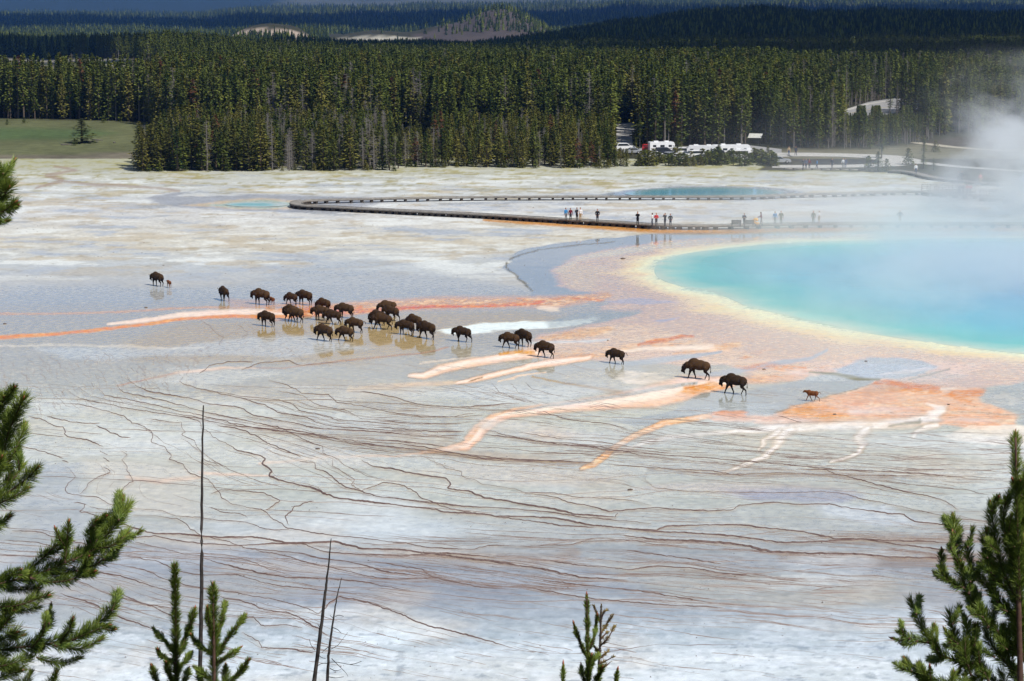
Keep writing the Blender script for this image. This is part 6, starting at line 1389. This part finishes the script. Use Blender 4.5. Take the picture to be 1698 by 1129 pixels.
pine('right young pine of the pair, standing over the foot of the tall bare pole', [(355,1400),(355,1129),(354,1030),(353,975)], 5.5, 18.6, [
  ([(356,1160),(355,1090),(354,1030),(353,972)], 12, 0), ([(358,1090),(375,1062),(392,1040),(404,1024)], 8.5, .2), ([(357,1070),(364,1040),(370,1018),(373,1002)], 8, .1), ([(357,1100),(372,1092),(386,1084),(396,1076)], 7.5, .1), ([(355,1085),(340,1078),(326,1066),(318,1054)], 7.5, .1),
  ([(358,1150),(385,1128),(402,1110),(411,1096)], 9, .1), ([(352,1130),(338,1118),(325,1108)], 9, .1), ([(350,1160),(336,1136),(330,1118)], 9, .2), ([(366,1160),(372,1130),(374,1106)], 9, .2), ([(354,1060),(346,1030),(344,1010)], 8, .05)], 3, dens=1.25, group='young pines beside the bare pole')
pine('slender pine tip at the bottom centre with upswept side shoots', [(978,1400),(976,1129),(974,1050),(973,992)], 4.0, 21, [
  ([(976,1160),(975,1100),(974,1040),(973,990)], 6.5, 0), ([(972,1088),(964,1070),(956,1050),(952,1036)], 5.5, .1), ([(976,1078),(984,1060),(988,1040),(990,1022)], 5, .1), ([(976,1110),(984,1096),(992,1086)], 6.5, .1), ([(976,1140),(966,1120),(964,1108)], 7, .1), ([(978,1150),(990,1126),(998,1108)], 8, .1),
  ([(976,1130),(976,1110),(980,1090)], 8, -.1), ([(935,1160),(934,1130),(934,1104)], 5.5, .1), ([(1014,1160),(1020,1136),(1024,1112)], 5.5, .1)], 4, dens=1.2)
pine('thin yellowing pine with sparse tufts just right of the slender pine tip', [(990,1400),(992,1129),(995,1060),(997,1004)], 2.6, 22, [
  ([(992,1150),(994,1090),(996,1040),(997,1004)], 3.5, 0), ([(996,1050),(1004,1038),(1014,1022)], 5, .1), ([(996,1070),(1008,1058),(1018,1040)], 5, .1), ([(995,1032),(990,1018),(985,1006)], 4.5, .1), ([(996,1028),(1002,1014),(1006,1012)], 5, .1), ([(994,1100),(1004,1096),(1015,1090)], 5, .1),
  ([(994,1092),(1002,1086),(1008,1080)], 5, .05), ([(993,1108),(1004,1104),(1012,1098)], 4.5, .1), ([(994,1082),(988,1076),(984,1070)], 4, .1), ([(996,1060),(1003,1052),(1008,1048)], 4.5, .1)], 5, M_NEEDY, dens=.55, sparse=.35, bark=M_CHAR, budk=False)
pine('dense dark pine rising at the right edge of the picture', [(1696,1400),(1692,1129),(1687,900),(1684,725)], 9, 15, [
  ([(1692,1000),(1688,900),(1685,800),(1684,722)], 13, 0), ([(1700,980),(1698,900),(1702,830),(1700,778)], 15, .2), ([(1692,1080),(1688,1000),(1680,930),(1676,880)], 16, .2),
  ([(1690,1090),(1640,1030),(1606,985),(1590,930),(1580,858)], 14, .3), ([(1600,975),(1580,968),(1566,956),(1560,945)], 12, .2), ([(1592,940),(1584,925),(1575,905)], 9, .1), ([(1606,985),(1612,950),(1606,920),(1604,905)], 12, .2),
  ([(1690,1000),(1664,950),(1650,890),(1643,838)], 15, .1), ([(1672,980),(1640,945),(1634,905),(1636,880)], 14, .2), ([(1690,1040),(1660,1000),(1630,965),(1618,950)], 13, .2), ([(1688,960),(1672,910),(1664,860),(1668,830)], 14, .1),
  ([(1690,1180),(1640,1120),(1600,1090),(1582,1050),(1576,1022)], 14, .3), ([(1600,1100),(1560,1085),(1540,1060),(1524,1030),(1511,1000)], 13, .3), ([(1540,1065),(1520,1062),(1502,1056),(1492,1050)], 11, .2), ([(1560,1090),(1545,1060),(1548,1040)], 9, .2),
  ([(1580,1140),(1545,1128),(1520,1118),(1502,1104)], 13, .2), ([(1560,1150),(1540,1130),(1526,1106)], 11, .1), ([(1610,1120),(1600,1080),(1604,1040),(1598,1022)], 13, .2), ([(1640,1130),(1620,1090),(1612,1060),(1616,1040)], 14, .2), ([(1690,1120),(1660,1090),(1640,1060),(1636,1035)], 15, .3),
  ([(1700,1150),(1680,1110),(1668,1070),(1664,1040)], 16, .2), ([(1700,1100),(1690,1060),(1694,1020),(1690,990)], 16, .1), ([(1650,1180),(1630,1150),(1622,1120)], 15, .2), ([(1600,1180),(1592,1150),(1600,1120)], 14, .1), ([(1560,1180),(1572,1150),(1580,1120)], 13, .1),
  ([(1690,1180),(1672,1150),(1662,1120)], 15, .1), ([(1640,1040),(1626,1015),(1624,990)], 12, .1), ([(1655,1000),(1645,975),(1650,950)], 13, .2), ([(1700,940),(1704,900),(1698,860)], 15, .2), ([(1690,860),(1694,830),(1692,800)], 11, .1), ([(1690,930),(1680,900),(1674,870)], 12, .0),
  ([(1650,1090),(1610,1070),(1580,1066)], 12, .1)], 6, dens=1.1)
def snag(label, pts, w0, w1, d, twigs, seed, group=None):
    lo = PD(pts[0][0], pts[0][1], d); gz = float(hill_z(lo.x, lo.y)); o0 = Vector((lo.x, lo.y, gz)); r = empty('dead_snag', tuple(o0)); tag(r, label, 'dead tree', group)
    T_ = catmull([Vector((0, 0, -.2))]+[PD(u, v, d)-o0 for u, v in pts], 8); n = len(T_); rg_ = random.Random(seed)
    link_obj('trunk', tube_mesh('trunk', [[(tuple(p+Vector((rg_.uniform(-1, 1), 0, 0))*.004), (w0+(w1-w0)*k/(n-1))*d/F/2*rg_.uniform(.93, 1.07)) for k, p in enumerate(T_)]], M_CHAR, 9), r)
    for t in twigs: link_obj('twig', tube_mesh('twig', [[(tuple(p), .9*d/F/2*(1.6-k*.12)) for k, p in enumerate(catmull([PD(u, v, d-.02+.05*i)-o0 for i, (u, v) in enumerate(t)], 3))]], M_CHAR, 4), r)
snag('tall bare blackened pole trunk left of centre', [(332,1500),(332,1129),(334,960),(335,800),(337,672)], 12, 2.2, 22, [[(334,1000),(337,997)], [(333,1060),(330,1056)]], 1)
snag('leaning thin bare trunk, left and taller one of the pair at the bottom', [(490,1400),(521,1129),(536,1010),(543,950),(549,893)], 11, 1.4, 24, [[(522,1078),(516,1070),(513,1060)], [(530,1040),(527,1035)], [(527,1085),(533,1090),(540,1092)]], 2, 'thin bare trunks at the bottom')
snag('shorter bare trunk with curled twigs, right one of the pair at the bottom', [(538,1400),(543,1129),(548,1060),(556,1005),(566,958)], 8, 1.0, 23, [[(549,1076),(560,1070),(568,1060),(577,1048)], [(553,1025),(549,1022),(547,1020)], [(556,1022),(562,1020),(570,1022)], [(545,1098),(560,1098),(580,1102),(596,1104)], [(546,1100),(534,1100),(526,1104)],
   [(580,1102),(590,1100),(600,1096)], [(545,1122),(556,1124),(570,1122)], [(550,1092),(562,1104),(574,1116),(577,1122)], [(549,1070),(540,1076),(534,1082)], [(547,1108),(556,1112),(566,1110)], [(551,1040),(560,1044),(566,1050)]], 3, 'thin bare trunks at the bottom')
rf = random.Random(12)
for k in range(26):     # more young pines on the slope, below the picture
    x = rf.uniform(-22, 24); y = rf.uniform(16, 60); h = rf.uniform(1.6, 3.2); zt = float(hill_z(x, y))
    u_, v_ = px(x, y, zt+h)
    if v_ < 1190: continue
    t = place_tree('bushy', x, y, zt-.05, h, rf.random(), 'young pine on the slope below the overlook', 'tree', 'young pines on the slope'); 
# ------------------------------------------------------------------ steam over the great spring, and the clouds that shade the far woods
bm = bmesh.new(); r_ = bmesh.ops.create_cube(bm, size=1)['verts']
for w in r_: w.co = Vector((18 if w.co.x < 0 else 150, 206 if w.co.y < 0 else 362, .08 if w.co.z < 0 else 27))
sm = bpy.data.meshes.new('steam'); bm.to_mesh(sm); bm.free(); t = NT('steam'); pos = t.geo(); sx = t.n('ShaderNodeSeparateXYZ'); t.l(pos, sx.inputs[0])
mp = t.n('ShaderNodeMapping'); t.l(pos, mp.inputs[0]); mp.inputs['Scale'].default_value = (1, .6, 1.5); mp.inputs['Rotation'].default_value = (0, .35, 0)
n1 = t.noise(.055, 5, mp.outputs[0], .6); n2 = t.noise(.085, 6, mp.outputs[0], .62)
zc = sx.outputs[2]
low = t.math('MULTIPLY', t.math('POWER', 2.718, t.math('MULTIPLY', zc, -1/3.6)), t.ramp(n1, .42, .60, .10, 1)); low = t.math('MULTIPLY', low, t.ramp(sx.outputs[0], 22, 58, .06, 1)); low = t.math('MULTIPLY', low, t.ramp(sx.outputs[1], 206, 240, .35, 1)); low = t.math('MULTIPLY', low, t.ramp(sx.outputs[1], 290, 325, 1.1, .26))
pl = t.math('MULTIPLY', t.math('POWER', 2.718, t.math('MULTIPLY', zc, -1/9.0)), t.ramp(n2, .47, .61, 0, 1)); pl = t.math('MULTIPLY', pl, t.ramp(sx.outputs[0], 60, 74, 0, 1)); pl = t.math('MULTIPLY', pl, t.ramp(sx.outputs[1], 285, 325, 0, 1)); pl = t.math('MULTIPLY', pl, t.ramp(zc, 14, 24, 1, 0))
dn = t.math('ADD', t.math('MULTIPLY', low, .19), t.math('MULTIPLY', pl, .55))
dn = t.math('MULTIPLY', dn, t.ramp(sx.outputs[1], 336, 358, 1, 0)); 
pv = t.n('ShaderNodeVolumePrincipled'); pv.inputs['Color'].default_value = (.93, .97, 1, 1); pv.inputs['Anisotropy'].default_value = .1; t.l(dn, pv.inputs['Density']); t.l(pv.outputs[0], t.out.inputs[1])
t.m.cycles.volume_step_rate = .25
sm.materials.append(t.m); so = link_obj('steam', sm); tag(so, kind='stuff', label='steam drifting off the great spring and rising at the right')

M_CLOUD = NT('cloud').bsdf((.85, .86, .88), 1.0, 0.0)
def cloud(cx, cy, cz, rx, ry, n, seed):
    rg_ = random.Random(seed); bm = bmesh.new()
    for k in range(n):
        a = rg_.uniform(0, 6.283); q = math.sqrt(rg_.random()); s = rg_.uniform(.16, .30)*min(rx, ry)*(1.15-.5*q); M = Matrix.Translation((math.cos(a)*rx*q, math.sin(a)*ry*q, rg_.uniform(-.1, .3)*s)) @ Matrix.Diagonal((s*1.3, s*1.3, s*.55, 1))
        r = bmesh.ops.create_icosphere(bm, subdivisions=3, radius=1)['verts']
        for w in r: w.co *= 1+.22*mnoise.noise(w.co*1.7+Vector((k, 0, 0)))+.1*mnoise.noise(w.co*4+Vector((k, 3, 0)))
        bmesh.ops.transform(bm, matrix=M, verts=r)
    me = bpy.data.meshes.new('cloud'); bm.to_mesh(me); bm.free(); me.materials.append(M_CLOUD); me.polygons.foreach_set('use_smooth', [True]*len(me.polygons)); o = link_obj('cloud', me, None, (cx, cy, cz)); tag(o, kind='structure')
sh = 2600/math.tan(SUN_EL); ox, oy = math.sin(SUN_AZ)*sh, math.cos(SUN_AZ)*sh
cloud(330+ox, 1500+oy, 2600, 640, 800, 60, 1)
cloud(-300+ox, 5300+oy, 2600, 1500, 1500, 60, 2)
cloud(1500+ox, 5000+oy, 2600, 900, 1300, 40, 5)
